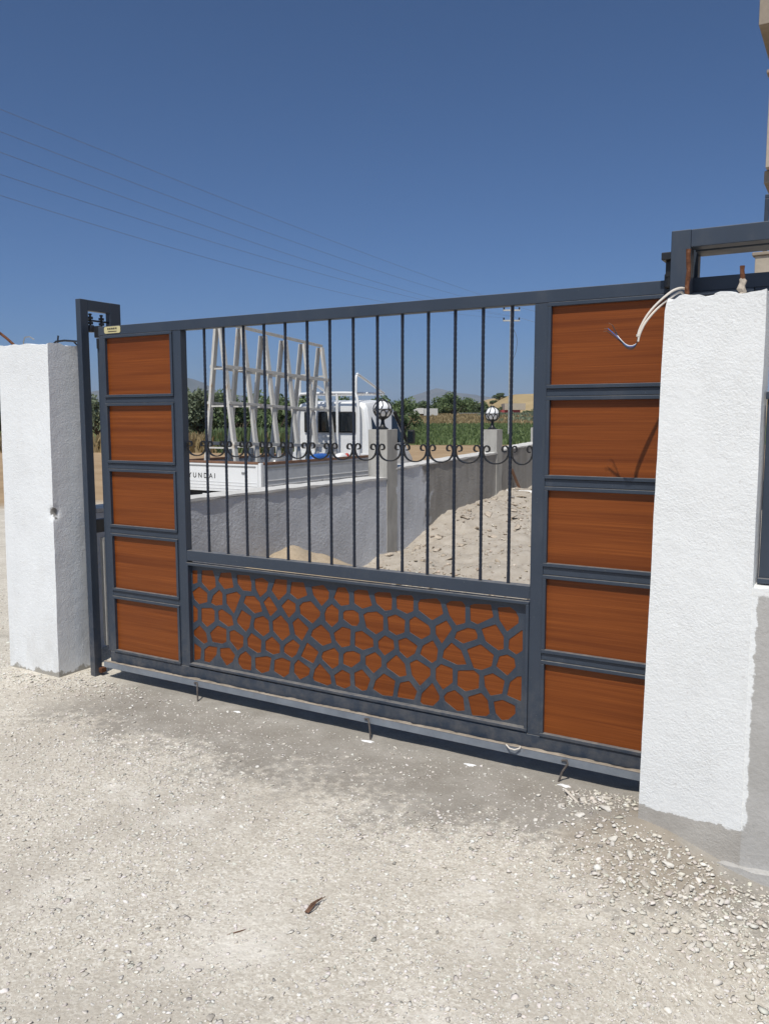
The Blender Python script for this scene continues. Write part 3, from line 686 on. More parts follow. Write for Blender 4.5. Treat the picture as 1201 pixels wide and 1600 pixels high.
# ------------------------------------------------------------------ floor rail with anchor pins
FR = thing('gate_track', 'scuffed bare steel track under the gate on bent anchor pins', 'track', (0, 0, 0))
MB().box(-.66, 3.3, -.034, -.028, .069, .106).box(-.66, 3.3, -.0279, .066, .0690, .0740).box(-.66, 3.3, .062, .068, .0741, .094).build('channel', M['rail'], FR, .0015)
MB().tube([(-.66, .022, .082), (3.3, .022, .082)], .0065, 8).box(-.66, 3.3, -.0275, .0615, .0743, .0753).build('running_bar', M['rail'], FR)
vs = []; fs = []; rng = random.Random(8); n_ = 260
for k in range(n_+1):
    x = -.655+3.95*k/n_; w = .006+.010*abs(noise.noise(Vector((x*9, 1, 0))))+rng.uniform(0, .003); h = .0015+.0045*max(0, noise.noise(Vector((x*6, 5, 0)))+.25)+rng.uniform(0, .0012)
    vs += [(x, -.0355, .1062), (x, -.0345+w*.3, .1062+h), (x, -.034+w*2.0, .1062+h*.8), (x, -.034+w*2.2, .1062)]
for k in range(n_):
    for q in range(3): fs.append((4*k+q, 4*k+q+1, 4*k+5+q, 4*k+4+q))
MB().add(vs, fs).build('dirt_crust', plain('caked_dirt', (.30, .25, .195), .95, var=.35, scale=14, bump=.4), FR)['kind'] = 'stuff'
for x, dx in ((.10, .012), (1.215, .018), (2.21, -.045)):
    MB().tube([(x-.030, -.037, .090), (x-.008, -.041, .096), (x, -.048, .084), (x+dx*.5, -.053, .045), (x+dx, -.058, -.03)], .0047, 7).build('anchor_pin', M['pin'], FR)
MB().tube([(1.925, -.037, .108), (1.945, -.050, .100), (1.97, -.052, .099), (1.99, -.042, .106), (1.992, -.037, .116)], .0035, 6).build('wire_loop', M['cable'], FR)

# ------------------------------------------------------------------ guide frames that hold the gate upright
LF = thing('guide_frame', 'tall dark portal frame with rollers beside the chipped pillar', 'guide frame', (-.74, .1, 0))
def P(mb, name, mat=PAINT, par=LF, bev=.003): return reparent(mb.build(name, mat, bevel=bev), par)
P(MB().box(-.762, -.722, -.05, .006, -.03, 2.245), 'post'); P(MB().box(-.762, -.722, .168, .250, -.03, 2.245), 'post'); P(MB().box(-.7615, -.7225, .006, .168, 2.183, 2.2445), 'lintel')
P(MB().tube([(-.742, .006, 2.130), (-.742, .168, 2.130)], .0055, 8), 'roller_rod', M['black'], LF, 0)
for y in (.036, .118):
    P(MB().tube([(-.742, y, 2.075), (-.742, y, 2.165)], .006, 8).lathe([(.016, 0), (.016, .014)], 6, (-.742, y, 2.138)).lathe([(.016, 0), (.016, .014)], 6, (-.742, y, 2.108)).lathe([(.010, 0), (.010, .01)], 6, (-.742, y, 2.160)), 'roller_bolt', M['black'], LF, 0)
    P(MB().lathe([(.020, 0), (.022, .004), (.022, .036), (.020, .04)], 16, (-.742, y, 2.062)), 'roller', M['black'], LF, 0)
P(MB().box(-.760, -.724, .0065, .1675, .875, .955), 'stop_plate', M['black'], LF, .003)
P(MB().box(-.757, -.727, .055, .1670, .17, .84), 'cover_plate', M['concrete'], LF, .003)
P(MB().box(-.76, -.70, -.02, .02, .02, .05), 'foot_tab', M['rust'], LF, .003)
RF = thing('guide_frame', 'dark boxed guide frame standing behind the rebar-topped pillar', 'guide frame', (2.6, 0, 0))
P(MB().box(2.571, 2.641, -.100, -.030, -.05, 2.2445), 'post', PAINT, RF); P(MB().box(2.641, 3.30, -.0995, -.0305, 2.180, 2.2435), 'lintel', PAINT, RF)
P(MB().box(2.575, 2.642, .056, .105, -.05, 2.243), 'post', PAINT, RF); P(MB().box(2.642, 3.30, -.010, .1045, 2.178, 2.2425), 'lintel', PAINT, RF)
P(MB().box(3.235, 3.30, -.0990, -.031, -.05, 2.180), 'post', PAINT, RF)
P(MB().box(2.540, 2.571, -.035, .02, 2.090, 2.150).box(2.528, 2.573, -.06, .03, 2.150, 2.178), 'roller_bracket', M['black'], RF, .003)
P(MB().lathe([(.018, 0), (.021, .004), (.021, .05), (.018, .054)], 14, (2.553, -.012, 2.05)), 'roller', M['black'], RF, 0)

# ------------------------------------------------------------------ loose cable hanging off the right pillar
CB = thing('electric_cable', 'pair of loose white cables with stripped wires hanging over the pillar edge', 'cable', (2.63, -.19, 1.99))
def smooth_path(pts, n=6):
    pts = [Vector(p) for p in pts]; out = []
    for i in range(len(pts)-1):
        p0, p1, p2, p3 = pts[max(i-1, 0)], pts[i], pts[i+1], pts[min(i+2, len(pts)-1)]
        for k in range(n):
            t = k/n; out.append(.5*((2*p1)+(p2-p0)*t+(2*p0-5*p1+4*p2-p3)*t*t+(3*p1-p0-3*p2+p3)*t**3))
    return out+[pts[-1]]
def C_(pts, r, name, mat): return reparent(MB().tube(smooth_path(pts), r, 8).build(name, mat), CB)
C_([(2.655, -.17, 1.98), (2.643, -.185, 2.018), (2.610, -.215, 2.012), (2.570, -.250, 1.972), (2.535, -.275, 1.925), (2.512, -.288, 1.875), (2.506, -.292, 1.845)], .0043, 'sheath', M['cable'])
C_([(2.640, -.16, 1.98), (2.628, -.185, 2.008), (2.588, -.225, 1.975), (2.555, -.262, 1.935), (2.528, -.284, 1.893), (2.513, -.293, 1.855), (2.508, -.297, 1.828)], .0042, 'sheath', M['cable'])
tips = [((2.395, -.292, 1.872), 'ink'), ((2.412, -.288, 1.893), 'ink'), ((2.400, -.302, 1.880), 'wirew'), ((2.425, -.285, 1.862), 'wirew')]
for k, (tp, mt) in enumerate(tips):
    j = .003*(k-1.5)
    C_([(2.507, -.294+j, 1.840), (2.502, -.296+j, 1.818+j), (2.486, -.298+j, 1.808+j*1.5), (2.466, -.298+j, 1.815+j), (2.446, -.296-j, 1.835+j), tp], .0016, 'wire', M[('ink', 'ink', 'blue', 'wirew')[k]])
    e = Vector(tp); C_([e, e+Vector((-.014, -.002, .008 if k % 2 else -.001))], .0011, 'bare_copper', M['board'])
reparent(MB().lathe([(.0072, 0), (.0072, .008)], 10, (2.508, -.2940, 1.846)).build('cable_tie', M['cable']), CB)

# ------------------------------------------------------------------ stones
def ico(sub=1):
    bm = bmesh.new(); bmesh.ops.create_icosphere(bm, subdivisions=sub, radius=1); V = np.array([v.co[:] for v in bm.verts]); F = np.array([[v.index for v in f.verts] for f in bm.faces]); bm.free(); return V, F
IV, IF = ico(1)
nr_ = np.random.RandomState(3)
var = []
for k in range(14):
    v = IV*(1+nr_.uniform(-.28, .28, (len(IV), 1))) + nr_.uniform(-.12, .12, IV.shape)
    pl = nr_.normal(size=(5, 3)); pl /= np.linalg.norm(pl, axis=1, keepdims=True)
    for n_ in pl:
        dd = v@n_; v = v - np.clip(dd-nr_.uniform(.25, .5), 0, None)[:, None]*n_
    var.append(v)
def wob(x, y): return fbm(x, y, 2.4, 21)
def stone_mass(name, xs, ys, sizes, mat, sink=.25, flat=.6, lo=(.51, .47, .41), hi=(.72, .68, .615), white=(.77, .735, .67)):
    n = len(xs); zs = ground_z(xs, ys); ang = nr_.uniform(0, 6.28, n); vi = nr_.randint(0, len(var), n); k = len(IV)
    V = np.stack(var)[vi]; asp = nr_.uniform(.65, 1.25, (n, 2)); 
    V = V*np.stack([sizes*asp[:, 0], sizes*asp[:, 1], sizes*flat*nr_.uniform(.6, 1.2, n)], -1)[:, None, :]
    tl = nr_.uniform(-.3, .3, n); c, s = np.cos(ang)[:, None], np.sin(ang)[:, None]
    x_ = V[..., 0]*c - V[..., 1]*s; y_ = V[..., 0]*s + V[..., 1]*c; z_ = V[..., 2] + x_*tl[:, None]
    V = np.stack([x_+xs[:, None], y_+ys[:, None], z_+(zs+sizes*flat*(1-2*sink))[:, None]*1.0], -1)
    F = IF[None] + (np.arange(n)*k)[:, None, None]
    me = np_mesh(name, V.reshape(-1, 3), F.reshape(-1, 3), mat, smooth=False)
    b = nr_.uniform(0, 1, n)
    base = np.array(lo)*(1-b[:, None]) + np.array(hi)*b[:, None]
    wht = nr_.uniform(0, 1, n) < .12; base[wht] = white
    drk = nr_.uniform(0, 1, n) < .015; base[drk] = (.30, .28, .25)
    base = base*(1+nr_.uniform(-.03, .03, (n, 3)))
    at = me.color_attributes.new('tint', 'FLOAT_COLOR', 'POINT')
    at.data.foreach_set('color', np.repeat(np.concatenate([base, np.ones((n, 1))], 1), k, axis=0).astype(np.float32).ravel())
    return tag(place(name, me), kind='stuff')
def scatter(n, x0, x1, y0, y1, dens):
    xs = nr_.uniform(x0, x1, n); ys = nr_.uniform(y0, y1, n); k = nr_.uniform(0, 1, n) < dens(xs, ys); return xs[k], ys[k]
def blocked(x, y): return ((x > -1.33) & (x < -.84) & (y > -.22)) | ((x > 2.55) & (y > -.32)) | ((y > -.06) & (x > -.8))
def dens(x, y):
    w = wob(x, y)*.22 + wob(x*2.3+5, y*2.3)*.12
    dusty = sst(-.80, -.42, y+w)*sst(-.75, -.15, x)
    clump = np.clip(.55+.6*fbm(x, y, 3.3, 33), .12, 1)
    return np.where(blocked(x, y), 0, clump*(1-.88*dusty) + .07)
def sizes(n, a, b, p=2.2):
    u = nr_.uniform(0, 1, n); return (a**(-p) + u*(b**(-p)-a**(-p)))**(-1/p)
xs, ys = scatter(95000, -1.9, 3.5, -2.45, -.0, dens)
stone_mass('gravel', xs, ys, sizes(len(xs), .0032, .0135, 1.5), M['stone'], .40, .45)
tag(bpy.data.objects['gravel'], 'pale crushed limestone gravel spread in front of the gate', 'gravel')
# single pale chips kicked onto the dust
xs, ys = scatter(3800, -.8, 2.5, -.95, -.07, lambda x, y: np.where(blocked(x, y), 0, np.clip(.12+.55*fbm(x, y, 4.2, 91), .03, 1)))
stone_mass('scattered_chips', xs, ys, sizes(len(xs), .0035, .0115, 1.3), M['stone'], .2, .5, (.50, .455, .385), (.70, .655, .58), (.78, .745, .68))
tag(bpy.data.objects['scattered_chips'], 'scattered pale stone chips on the grey dust before the gate', 'gravel')
# thicker drift of broken plaster and stones at the right pillar's foot and by the left pillar
def dens2(x, y):
    a = np.exp(-(((x-2.38)/.15)**2+((y+.20)/.13)**2)) + .8*np.exp(-(((x-3.0)/.35)**2+((y+.75)/.22)**2)) + np.exp(-(((x-2.83)/.42)**2+((y+.56-.25*(x-2.8))/.20)**2)) + .6*np.exp(-(((x-2.55)/.12)**2+((y+.42)/.10)**2)) + .55*np.exp(-(((x+.95)/.30)**2+((y+.33)/.09)**2)) + .35*np.exp(-(((x+.55)/.28)**2+((y+.20)/.10)**2))
    return np.where(blocked(x, y), 0, np.clip(a, 0, 1))
xs, ys = scatter(34000, -1.6, 3.6, -1.3, 0, dens2)
stone_mass('plaster_rubble', xs, ys, sizes(len(xs), .0045, .019, 1.4), M['stone'], .22, .5, (.50, .455, .385), (.69, .645, .565), (.76, .72, .645))
tag(bpy.data.objects['plaster_rubble'], 'loose broken plaster and stones drifted round the pillar feet', 'rubble')
xs, ys = scatter(7000, -4.5, -1.3, -1.4, 5, lambda x, y: np.where((x > -1.6) & (y > -.25), 0, .55))
stone_mass('track_gravel', xs, ys, sizes(len(xs), .006, .025), M['stone'])
tag(bpy.data.objects['track_gravel'], 'white gravel on the track left of the gate pillar', 'gravel')
# crumbled spoil behind the gate
xs, ys = scatter(13000, -1.05, 1.2, 2.2, 8.2, lambda x, y: np.clip(.35+.6*fbm(x, y, 2.0, 44), .05, 1))
stone_mass('spoil_crumbs', xs, ys, sizes(len(xs), .006, .034, 1.6), M['stone'], .25, .6, (.34, .28, .215), (.54, .46, .365), (.64, .58, .49))
tag(bpy.data.objects['spoil_crumbs'], 'crumbled spoil lying on the heap behind the gate', 'rubble')

IV2, IF2 = ico(2)
def chunk_mesh(seed, slab=False, mat=None):
    r_ = np.random.RandomState(seed); v = IV2.copy()
    for q in range(15):
        n_ = r_.normal(size=3); n_ /= np.linalg.norm(n_); dd = v@n_; v = v - np.clip(dd-r_.uniform(.28, .62), 0, None)[:, None]*n_
    v = v*1.5 + r_.uniform(-.035, .035, v.shape); v *= (1.3, .85, .32) if slab else (1.15, .9, .62)
    return np_mesh('chunk', v, IF2, mat or M['stone2'], smooth=False)
CH = [chunk_mesh(k) for k in range(5)]; SL = [chunk_mesh(20+k, True) for k in range(4)]
RB = [chunk_mesh(40+k, False, M['rubble']) for k in range(5)]; RS = [chunk_mesh(60+k, True, M['rubble']) for k in range(4)]
# larger single stones lying on the forecourt (x, y, size)
big = [(1.865, -1.90, .021), (1.43, -1.58, .020), (1.92, -1.375, .012), (.72, -.95, .017), (.47, -.64, .019), (-.30, -.50, .014), (.55, -.47, .014), (1.62, -.55, .013),
       (2.27, -.30, .035), (2.36, -.36, .030), (2.44, -.28, .042), (2.33, -.22, .034), (2.40, -.15, .038), (2.22, -.47, .022), (2.52, -.46, .034), (2.60, -.55, .030), (2.72, -.50, .040), (2.80, -.60, .036), (2.90, -.55, .042),
       (2.68, -.68, .030), (2.96, -.66, .038), (2.55, -.70, .026), (2.78, -.76, .034), (3.02, -.80, .036), (2.86, -.86, .030), (-.98, -.38, .026), (-.70, -.30, .022), (-.58, -.17, .020), (.15, -.34, .013), (1.25, -.30, .014), (2.02, -1.10, .016), (1.1, -1.2, .013)]
for k, (x, y, s) in enumerate(big):
    s *= .62 if (x-2.6)**2+(y+.5)**2 < .35 else .8; o = place('stone', CH[k % 5] if k % 3 else SL[k % 4]); o.scale = (s, s, s*.85); o.location = (x, y, float(ground_z(x, y))+s*.22); o.rotation_euler = (nr_.uniform(-.3, .3), nr_.uniform(-.3, .3), nr_.uniform(0, 6.28))
    near = (x-2.6)**2+(y+.5)**2 < .35
    tag(o, 'pale broken stone in the drift at the foot of the right white pillar' if near else 'pale stone lying loose on the dusty gravel before the gate', 'stone', 'stones at the right pillar foot' if near else 'loose stones on the forecourt')
# rubble chunks on the heap
rub = [(-.70, 6.95, .16, 1), (-.95, 6.6, .12, 0), (-.9, 6.1, .10, 0), (-.25, 5.0, .09, 0), (-.62, 5.7, .11, 1), (-.98, 5.0, .08, 0), (-.15, 6.9, .16, 1), (.15, 6.3, .12, 0), (-.62, 4.35, .10, 0), (-.78, 4.75, .12, 1), (-.45, 4.6, .085, 0), (-.9, 4.45, .09, 0), (-.30, 5.6, .13, 1), (-.45, 6.1, .14, 1), (-.2, 6.0, .10, 0), (-.10, 5.3, .11, 0), (.02, 5.8, .12, 1), (-.62, 6.5, .12, 1), (-.30, 6.7, .10, 0), (-.80, 5.4, .09, 0), (-.55, 5.2, .08, 0), (-.05, 6.5, .13, 0), (-.38, 4.1, .08, 1), (-.98, 3.95, .085, 0), (-1.0, 4.2, .07, 0)]
for k, (x, y, s, f) in enumerate(rub):
    s *= .62; o = place('rubble_chunk', RS[k % 4] if f else RB[k % 5]); o.scale = (s, s, s*.8); o.location = (x, y, float(ground_z(x, y))+s*.12); o.rotation_euler = (nr_.uniform(-.4, .4), nr_.uniform(-.4, .4), nr_.uniform(0, 6.28))
    tag(o, 'broken concrete chunk half sunk in the spoil heap behind the gate', 'rubble', 'chunks on the spoil heap')
# sand pile by the wall
L_, D_ = np.meshgrid(np.linspace(-1.085, .3, 50), np.linspace(.8, 3.6, 80))
zz = ground_z(L_, D_) - .03 + np.clip(.58*np.clip(1-np.sqrt(((L_+.80)/.80)**2+((D_-2.1)/1.15)**2+.03), 0, 1)**1.05 + .10*fbm(L_, D_, 4.5, 16)*np.clip(1-np.hypot((L_+.8)/.9, (D_-2.1)/1.2), 0, 1) + .008*fbm(L_, D_, 14, 6), 0, 2)
i2 = (np.arange(79)[:, None]*50+np.arange(49)[None, :]).ravel()
tag(place('sand_pile', np_mesh('sand_pile', np.stack([L_, D_, zz], -1).reshape(-1, 3), np.stack([i2, i2+1, i2+51, i2+50], -1), M['sand'])), 'heap of tan building sand against the grey yard wall', 'sand', kind='stuff')
bd = tag(MB().box(-.62, .62, -.09, .09, 0, .018).build('white_board', M['ply'], bevel=.002), 'white board lying across the top of the spoil heap', 'board'); bd.location = (-.42, 7.35, .50); bd.rotation_euler = (R(58), R(0), R(8))
tag(MB().bar((-.90, 7.62, .42), (-1.06, 7.52, .86), .035, .02).build('wood_stake', M['wood']), 'dark wooden stake leaning on the wall behind the heap', 'stake')
# litter on the forecourt
ls = thing('dry_stalk', 'bundle of brown dry stalks lying on the gravel', 'stalk', (1.81, -1.37, .012))
for k in range(5):
    a = R(72+nr_.uniform(-14, 14)); L_k = nr_.uniform(.04, .075)
    p0 = Vector((nr_.uniform(-.008, .008), -.03, .006)); q = p0+Vector((math.cos(a)*L_k*.35, math.sin(a)*L_k*1.3, nr_.uniform(.002, .02)))
    MB().tube([p0, (p0+q)/2+Vector((nr_.uniform(-.006, .006), 0, .004)), q], [.0028, .0022, .0014], 6).build('stalk', M['wood'], ls)
tag(MB().tube(smooth_path([(1.66, -1.62, .012), (1.69, -1.585, .018), (1.705, -1.55, .012)]), .0022, 6).build('twig', M['wood']), 'short dark twig on the gravel left of the stalk bundle', 'twig')
tag(MB().bar((2.235, -.16, .022), (2.315, -.245, .020), .010, .003).build('plastic_strip', M['cable']), 'thin pale strip lying on the dust near the right pillar', 'strip')
dust_lab = {.42: 'small white powder mark on the ground left of the middle anchor pin', 1.235: 'white powder mark round the foot of the middle anchor pin', 1.77: 'white powder mark on the ground right of the middle anchor pin', 2.21: 'white powder mark at the foot of the right anchor pin'}
for x, s in ((.42, .024), (1.235, .034), (1.77, .030), (2.21, .028)):
    n = 18; r0 = [s*(.35+.75*nr_.uniform()) for _ in range(n)]; m = MB(); y0 = -.085
    vs = []
    for ring, (f, dz) in enumerate(((1.0, -.001), (.7, .003), (.3, .005))):
        for k in range(n):
            a = 2*math.pi*k/n; px, py = x+r0[k]*f*math.cos(a)*1.25, y0+r0[k]*f*math.sin(a)*.6; vs.append((px, py, float(ground_z(px, py))+dz))
    vs.append((x, y0, float(ground_z(x, y0))+.005))
    fs = [(q*n+k, q*n+(k+1) % n, (q+1)*n+(k+1) % n, (q+1)*n+k) for q in range(2) for k in range(n)]+[(2*n+k, 2*n+(k+1) % n, 3*n) for k in range(n)]
    tag(m.add(vs, fs).build('chalk_mark', M['chalk']), dust_lab[x], 'powder', 'white powder marks along the track')

# ------------------------------------------------------------------ pickup truck (x right, y forward, z up from its own ground point)
TR = thing('pickup_truck', 'white flatbed pickup truck parked behind the yard wall', 'truck', (-5.14, 6.0, -.2))
def T(mb, name, mat, bev=.006, par=TR): return mb.build(name, mat, par, bev)
W = .87
T(MB().box(-W+.03, W-.03, .03, 3.0, .70, .755), 'bed_floor', M['undercar'])
tg = T(MB().box(-W+.055, W-.055, -.012, .022, .69, 1.105), 'tailgate', M['truck'])
for z in (.735, .785, .83): T(MB().box(-W+.07, W-.07, -.0165, -.0125, z, z+.012), 'pressed_rib', M['truck'], .002, tg)
T(MB().box(-W+.09, W-.09, -.0165, -.0125, 1.058, 1.080), 'top_seam', M['steel'], .001, tg)
for s in (-1, 1): T(MB().box(s*.55-.03, s*.55+.03, -.025, -.0125, .965, .99), 'catch', M['steel'], .003, tg)
T(MB().box(-W+.05, W-.05, -.014, .032, 1.107, 1.142), 'top_board', M['board'], .003, tg)
for s in (-1, 1):
    T(MB().box(s*W-.052 if s > 0 else -W, W if s > 0 else -W+.052, -.010, .05, .66, 1.125), 'corner_post', M['truck'])
    sb = T(MB().box(s*(W-.012)-.016, s*(W-.012)+.016, .06, 2.98, .735, 1.095), 'side_board', M['sideshade'])
    for z in (.79, .86): T(MB().box(s*W+(.0045 if s > 0 else -.009), s*W+(.009 if s > 0 else -.0045), .1, 2.95, z, z+.014), 'pressed_rib', M['truck'], .002, sb)
    T(MB().box(s*W+(.0045 if s > 0 else -.009), s*W+(.009 if s > 0 else -.0045), .08, 2.96, 1.045, 1.068), 'seam', M['steel'], .001, sb)
    T(MB().box(s*(W-.012)-.022, s*(W-.012)+.022, .06, 2.98, 1.097, 1.135), 'top_board', M['board'], .003, sb)
    for y in (.5, 1.5, 2.5): T(MB().box(s*(W+.004)-.006, s*(W+.004)+.010, y, y+.05, .74, .80), 'hinge', M['steel'], .002, sb)
    T(MB().box(s*.40-.05, s*.40+.05, .15, 4.3, .45, .60), 'chassis_rail', M['undercar'])
    T(MB().box(s*.68-.10, s*.68+.10, -.03, .02, .53, .63), 'tail_light', M['red'])
    for y in (.85, 4.05):
        w = thing('wheel', None, None, (s*.70, y, .31)); w.parent = TR; del_ = w
        MB().lathe([(.20, -.085), (.285, -.09), (.31, -.06), (.31, .06), (.285, .09), (.20, .085)], 28, (0, 0, 0), 'X').build('tyre', M['rubber'], w)
        MB().lathe([(.19, -.07), (.19, .07), (.10, .085), (.06, .10)], 20, (0, 0, 0), 'X').build('rim', M['steel'], w)
T(MB().box(-.70, .70, -.04, .03, .44, .52), 'rear_bumper', M['undercar'])
T(MB().box(-.22, .22, -.045, -.04, .545, .655), 'number_plate', M['truck'], .002)
T(MB().box(-.6, .6, .05, .15, .50, .68), 'cross_member', M['undercar'])
# cab as cross-sections along its length
def loft(secs):
    n = len(secs[0][1]); vs = []; fs = []
    for y, pts in secs: vs += [(x, y, z) for x, z in pts]
    for i in range(len(secs)-1):
        for k in range(n): fs.append((i*n+k, i*n+(k+1) % n, (i+1)*n+(k+1) % n, (i+1)*n+k))
    return vs, fs+[tuple(range(n)), tuple(range(len(secs)*n-1, (len(secs)-1)*n-1, -1))]
def sec(wb, wm, wt, z0, zm, zt, rr=.10):
    return [(-wb, z0), (wb, z0), (wm, zm*.6+z0*.4), (wm, zm), (wt+.02, zt-rr*1.2), (wt-rr*.35, zt-rr*.35), (wt-rr*1.4, zt), (-wt+rr*1.4, zt), (-wt+rr*.35, zt-rr*.35), (-wt-.02, zt-rr*1.2), (-wm, zm), (-wm, zm*.6+z0*.4)]
vs, fs = loft([(3.06, sec(.78, .80, .70, .52, 1.30, 1.99)), (3.12, sec(.82, .835, .735, .50, 1.30, 2.06)), (3.45, sec(.84, .85, .755, .48, 1.30, 2.10)), (3.85, sec(.84, .85, .745, .48, 1.28, 2.09)),
               (4.05, sec(.84, .85, .73, .48, 1.26, 2.01, .09)), (4.42, sec(.84, .845, .76, .46, 1.18, 1.34, .05)), (4.62, sec(.83, .835, .76, .45, 1.02, 1.14, .05)), (4.74, sec(.76, .77, .70, .45, .88, 1.0, .05))])
body = T(MB().add(vs, fs), 'cab', M['truck'], .012)
rw = T(MB().box(-.55, .55, 3.025, 3.052, 1.52, 1.89), 'rear_window_frame', M['rubber'], .02)
for a, b in ((-.53, -.19), (-.17, .17), (.19, .53)): T(MB().box(a, b, 3.018, 3.026, 1.54, 1.87), 'pane', M['glass'], .003, rw)
for s in (-1, 1):
    xx = lambda z: s*(.852 - (z-1.28)*.155)
    def sidepane(poly, nm, mt, off):
        m = MB(); vs = [(xx(z)+s*off, y, z) for y, z in poly]+[(xx(z)+s*(off-.02), y, z) for y, z in poly]; n = len(poly)
        m.add(vs, [tuple(range(n)), tuple(range(2*n-1, n-1, -1))]+[(i, (i+1) % n, (i+1) % n+n, i+n) for i in range(n)]); return T(m, nm, mt, .002)
    sidepane([(3.50, 1.33), (4.28, 1.33), (4.03, 1.80), (3.92, 1.86), (3.50, 1.88)], 'side_window', M['glass'], .006)
    sidepane([(3.17, 1.40), (3.34, 1.40), (3.36, 1.82), (3.20, 1.80)], 'quarter_window', M['glass'], .006)
    mr = T(MB().bar((s*.83, 4.22, 1.30), (s*1.02, 4.24, 1.34), .03, .03, (0, 1, 0)), 'mirror_arm', M['rubber'], .004)
    T(MB().box(s*1.02-.075, s*1.02+.075, 4.20, 4.27, 1.30, 1.56), 'mirror_housing', M['rubber'], .03, mr)
    T(MB().box(s*1.02-.058, s*1.02+.058, 4.194, 4.1995, 1.325, 1.535), 'mirror_glass', M['glass'], .004, mr)
    T(MB().box(s*.853-.006, s*.853+.010, 3.58, 3.70, 1.20, 1.225), 'door_handle', M['rubber'], .003)
    T(MB().box(s*.80-.03, s*.80+.035, 4.50, 4.60, .92, .98), 'indicator', M['orange'], .01)
    T(MB().box(s*.62-.12, s*.62+.12, 4.70, 4.76, .72, .86), 'headlight', M['opal'], .02)
    # black front pillar and door frame
    T(MB().bar((s*.78, 4.02, 1.90), (s*.835, 4.44, 1.30), .05, .05, (1, 0, 0)), 'windscreen_pillar', M['rubber'], .01)
    T(MB().box(s*.80-.01, s*.80+.012, 3.10, 3.45, 1.02, 1.05), 'side_rail', M['steel'], .003)
ws = MB(); ws.add([(-.66, 4.085, 1.90), (.66, 4.085, 1.90), (.72, 4.43, 1.36), (-.72, 4.43, 1.36), (-.66, 4.06, 1.88), (.66, 4.06, 1.88), (.72, 4.40, 1.34), (-.72, 4.40, 1.34)], [(0, 1, 2, 3), (7, 6, 5, 4), (0, 4, 5, 1), (1, 5, 6, 2), (2, 6, 7, 3), (3, 7, 4, 0)])
T(ws, 'windscreen', M['glass'], .003)
T(MB().box(-.80, .80, 4.70, 4.80, .42, .62), 'front_bumper', M['truck'], .02)
# bed headboard and roof ladder rack
hb = T(MB().box(-W+.02, W-.02, 2.985, 3.012, .75, 1.16), 'headboard', M['truck'])
rk = T(MB().tube(smooth_path([(.66, 2.96, .76), (.67, 2.96, 1.6), (.66, 2.96, 1.98), (.60, 2.96, 2.18), (.45, 2.96, 2.21), (0, 2.96, 2.215), (-.45, 2.96, 2.21), (-.60, 2.96, 2.18), (-.66, 2.96, 1.98), (-.67, 2.96, 1.6), (-.66, 2.96, .76)], 4), .027, 10), 'roof_rack', M['truck'], 0)
for x in (.22, -.22): T(MB().tube([(x, 2.96, .76), (x, 2.96, 2.21)], .024, 10), 'rack_post', M['truck'], 0, rk)
for x in (.56, .2, -.2, -.56): T(MB().tube([(x, 2.96, 2.21), (x, 3.95, 2.22)], .022, 8), 'rack_bar', M['truck'], 0, rk)
for y in (3.35, 3.9): T(MB().tube([(-.62, y, 2.215), (.62, y, 2.215)], .022, 8), 'rack_bar', M['truck'], 0, rk)
for s in (-1, 1): T(MB().tube(smooth_path([(s*.60, 2.98, 2.20), (s*.60, 2.99, 2.46), (s*.60, 3.03, 2.52), (s*.60, 3.09, 2.52), (s*.60, 3.85, 2.26), (s*.60, 3.95, 2.225)], 4), .024, 10), 'rack_hoop', M['truck'], 0, rk)
# lettering on the tailgate
def text_mesh(s, size, mat, ext=.0015):
    cu = bpy.data.curves.new('t', 'FONT'); cu.body = s; cu.size = size; cu.extrude = ext; cu.space_character = 1.55
    o = bpy.data.objects.new('t', cu); COL.objects.link(o); bpy.context.view_layer.update()
    me = bpy.data.meshes.new_from_object(o.evaluated_get(bpy.context.evaluated_depsgraph_get())); bpy.data.objects.remove(o)
    me.materials.clear(); me.materials.append(mat); return me
tx = place('lettering', text_mesh('HYUNDAI', .105, M['ink']), tg); tx.rotation_euler = (R(90), 0, 0); tx.location = (-.63, -.0150, .885)

# ------------------------------------------------------------------ glazier's A-frame rack on the bed
AF = thing('glass_rack', 'tall chipped white A-frame glass rack standing on the truck bed', 'rack', (-5.12, 7.3, .555))
fr = [6.12, 6.62, 7.16, 7.69, 8.22, 8.74]; zap = [2.95, 2.93, 2.865, 2.835, 2.82, 2.795]; cx_ = -5.12
for y, za in zip(fr, zap):
    for s in (-1, 1): reparent(MB().bar((cx_+s*.035, y, za), (cx_+s*.335, y, .556), .078, .046, (0, 1, 0)).build('leg', M['rack'], bevel=.003), AF)
    for z in (2.30, 1.75, 1.13):
        w = .035+.30*(za-z)/(za-.556)
        reparent(MB().box(cx_-w, cx_+w, y-.012, y+.012, z-.012, z+.012).build('rung', M['rack'], bevel=.002), AF)
    reparent(MB().box(cx_-.33, cx_+.33, y-.018, y+.018, .5565, .59).build('foot_bar', M['rack'], bevel=.002), AF)
reparent(MB().bar((cx_, 6.08, 2.985), (cx_, 8.78, 2.825), .06, .04).build('ridge_bar', M['rack'], bevel=.003), AF)
for za, zb, ww in ((2.33, 2.23, .05), (1.80, 1.70, .04), (1.20, 1.09, .05)):
    for s in (-1, 1):
        xo = lambda z: cx_+s*(.035+.30*(2.87-z)/2.31+.032)
        reparent(MB().bar((xo(za), 6.08, za), (xo(zb), 8.78, zb), .022, ww).build('long_rail', M['rack'], bevel=.002), AF)
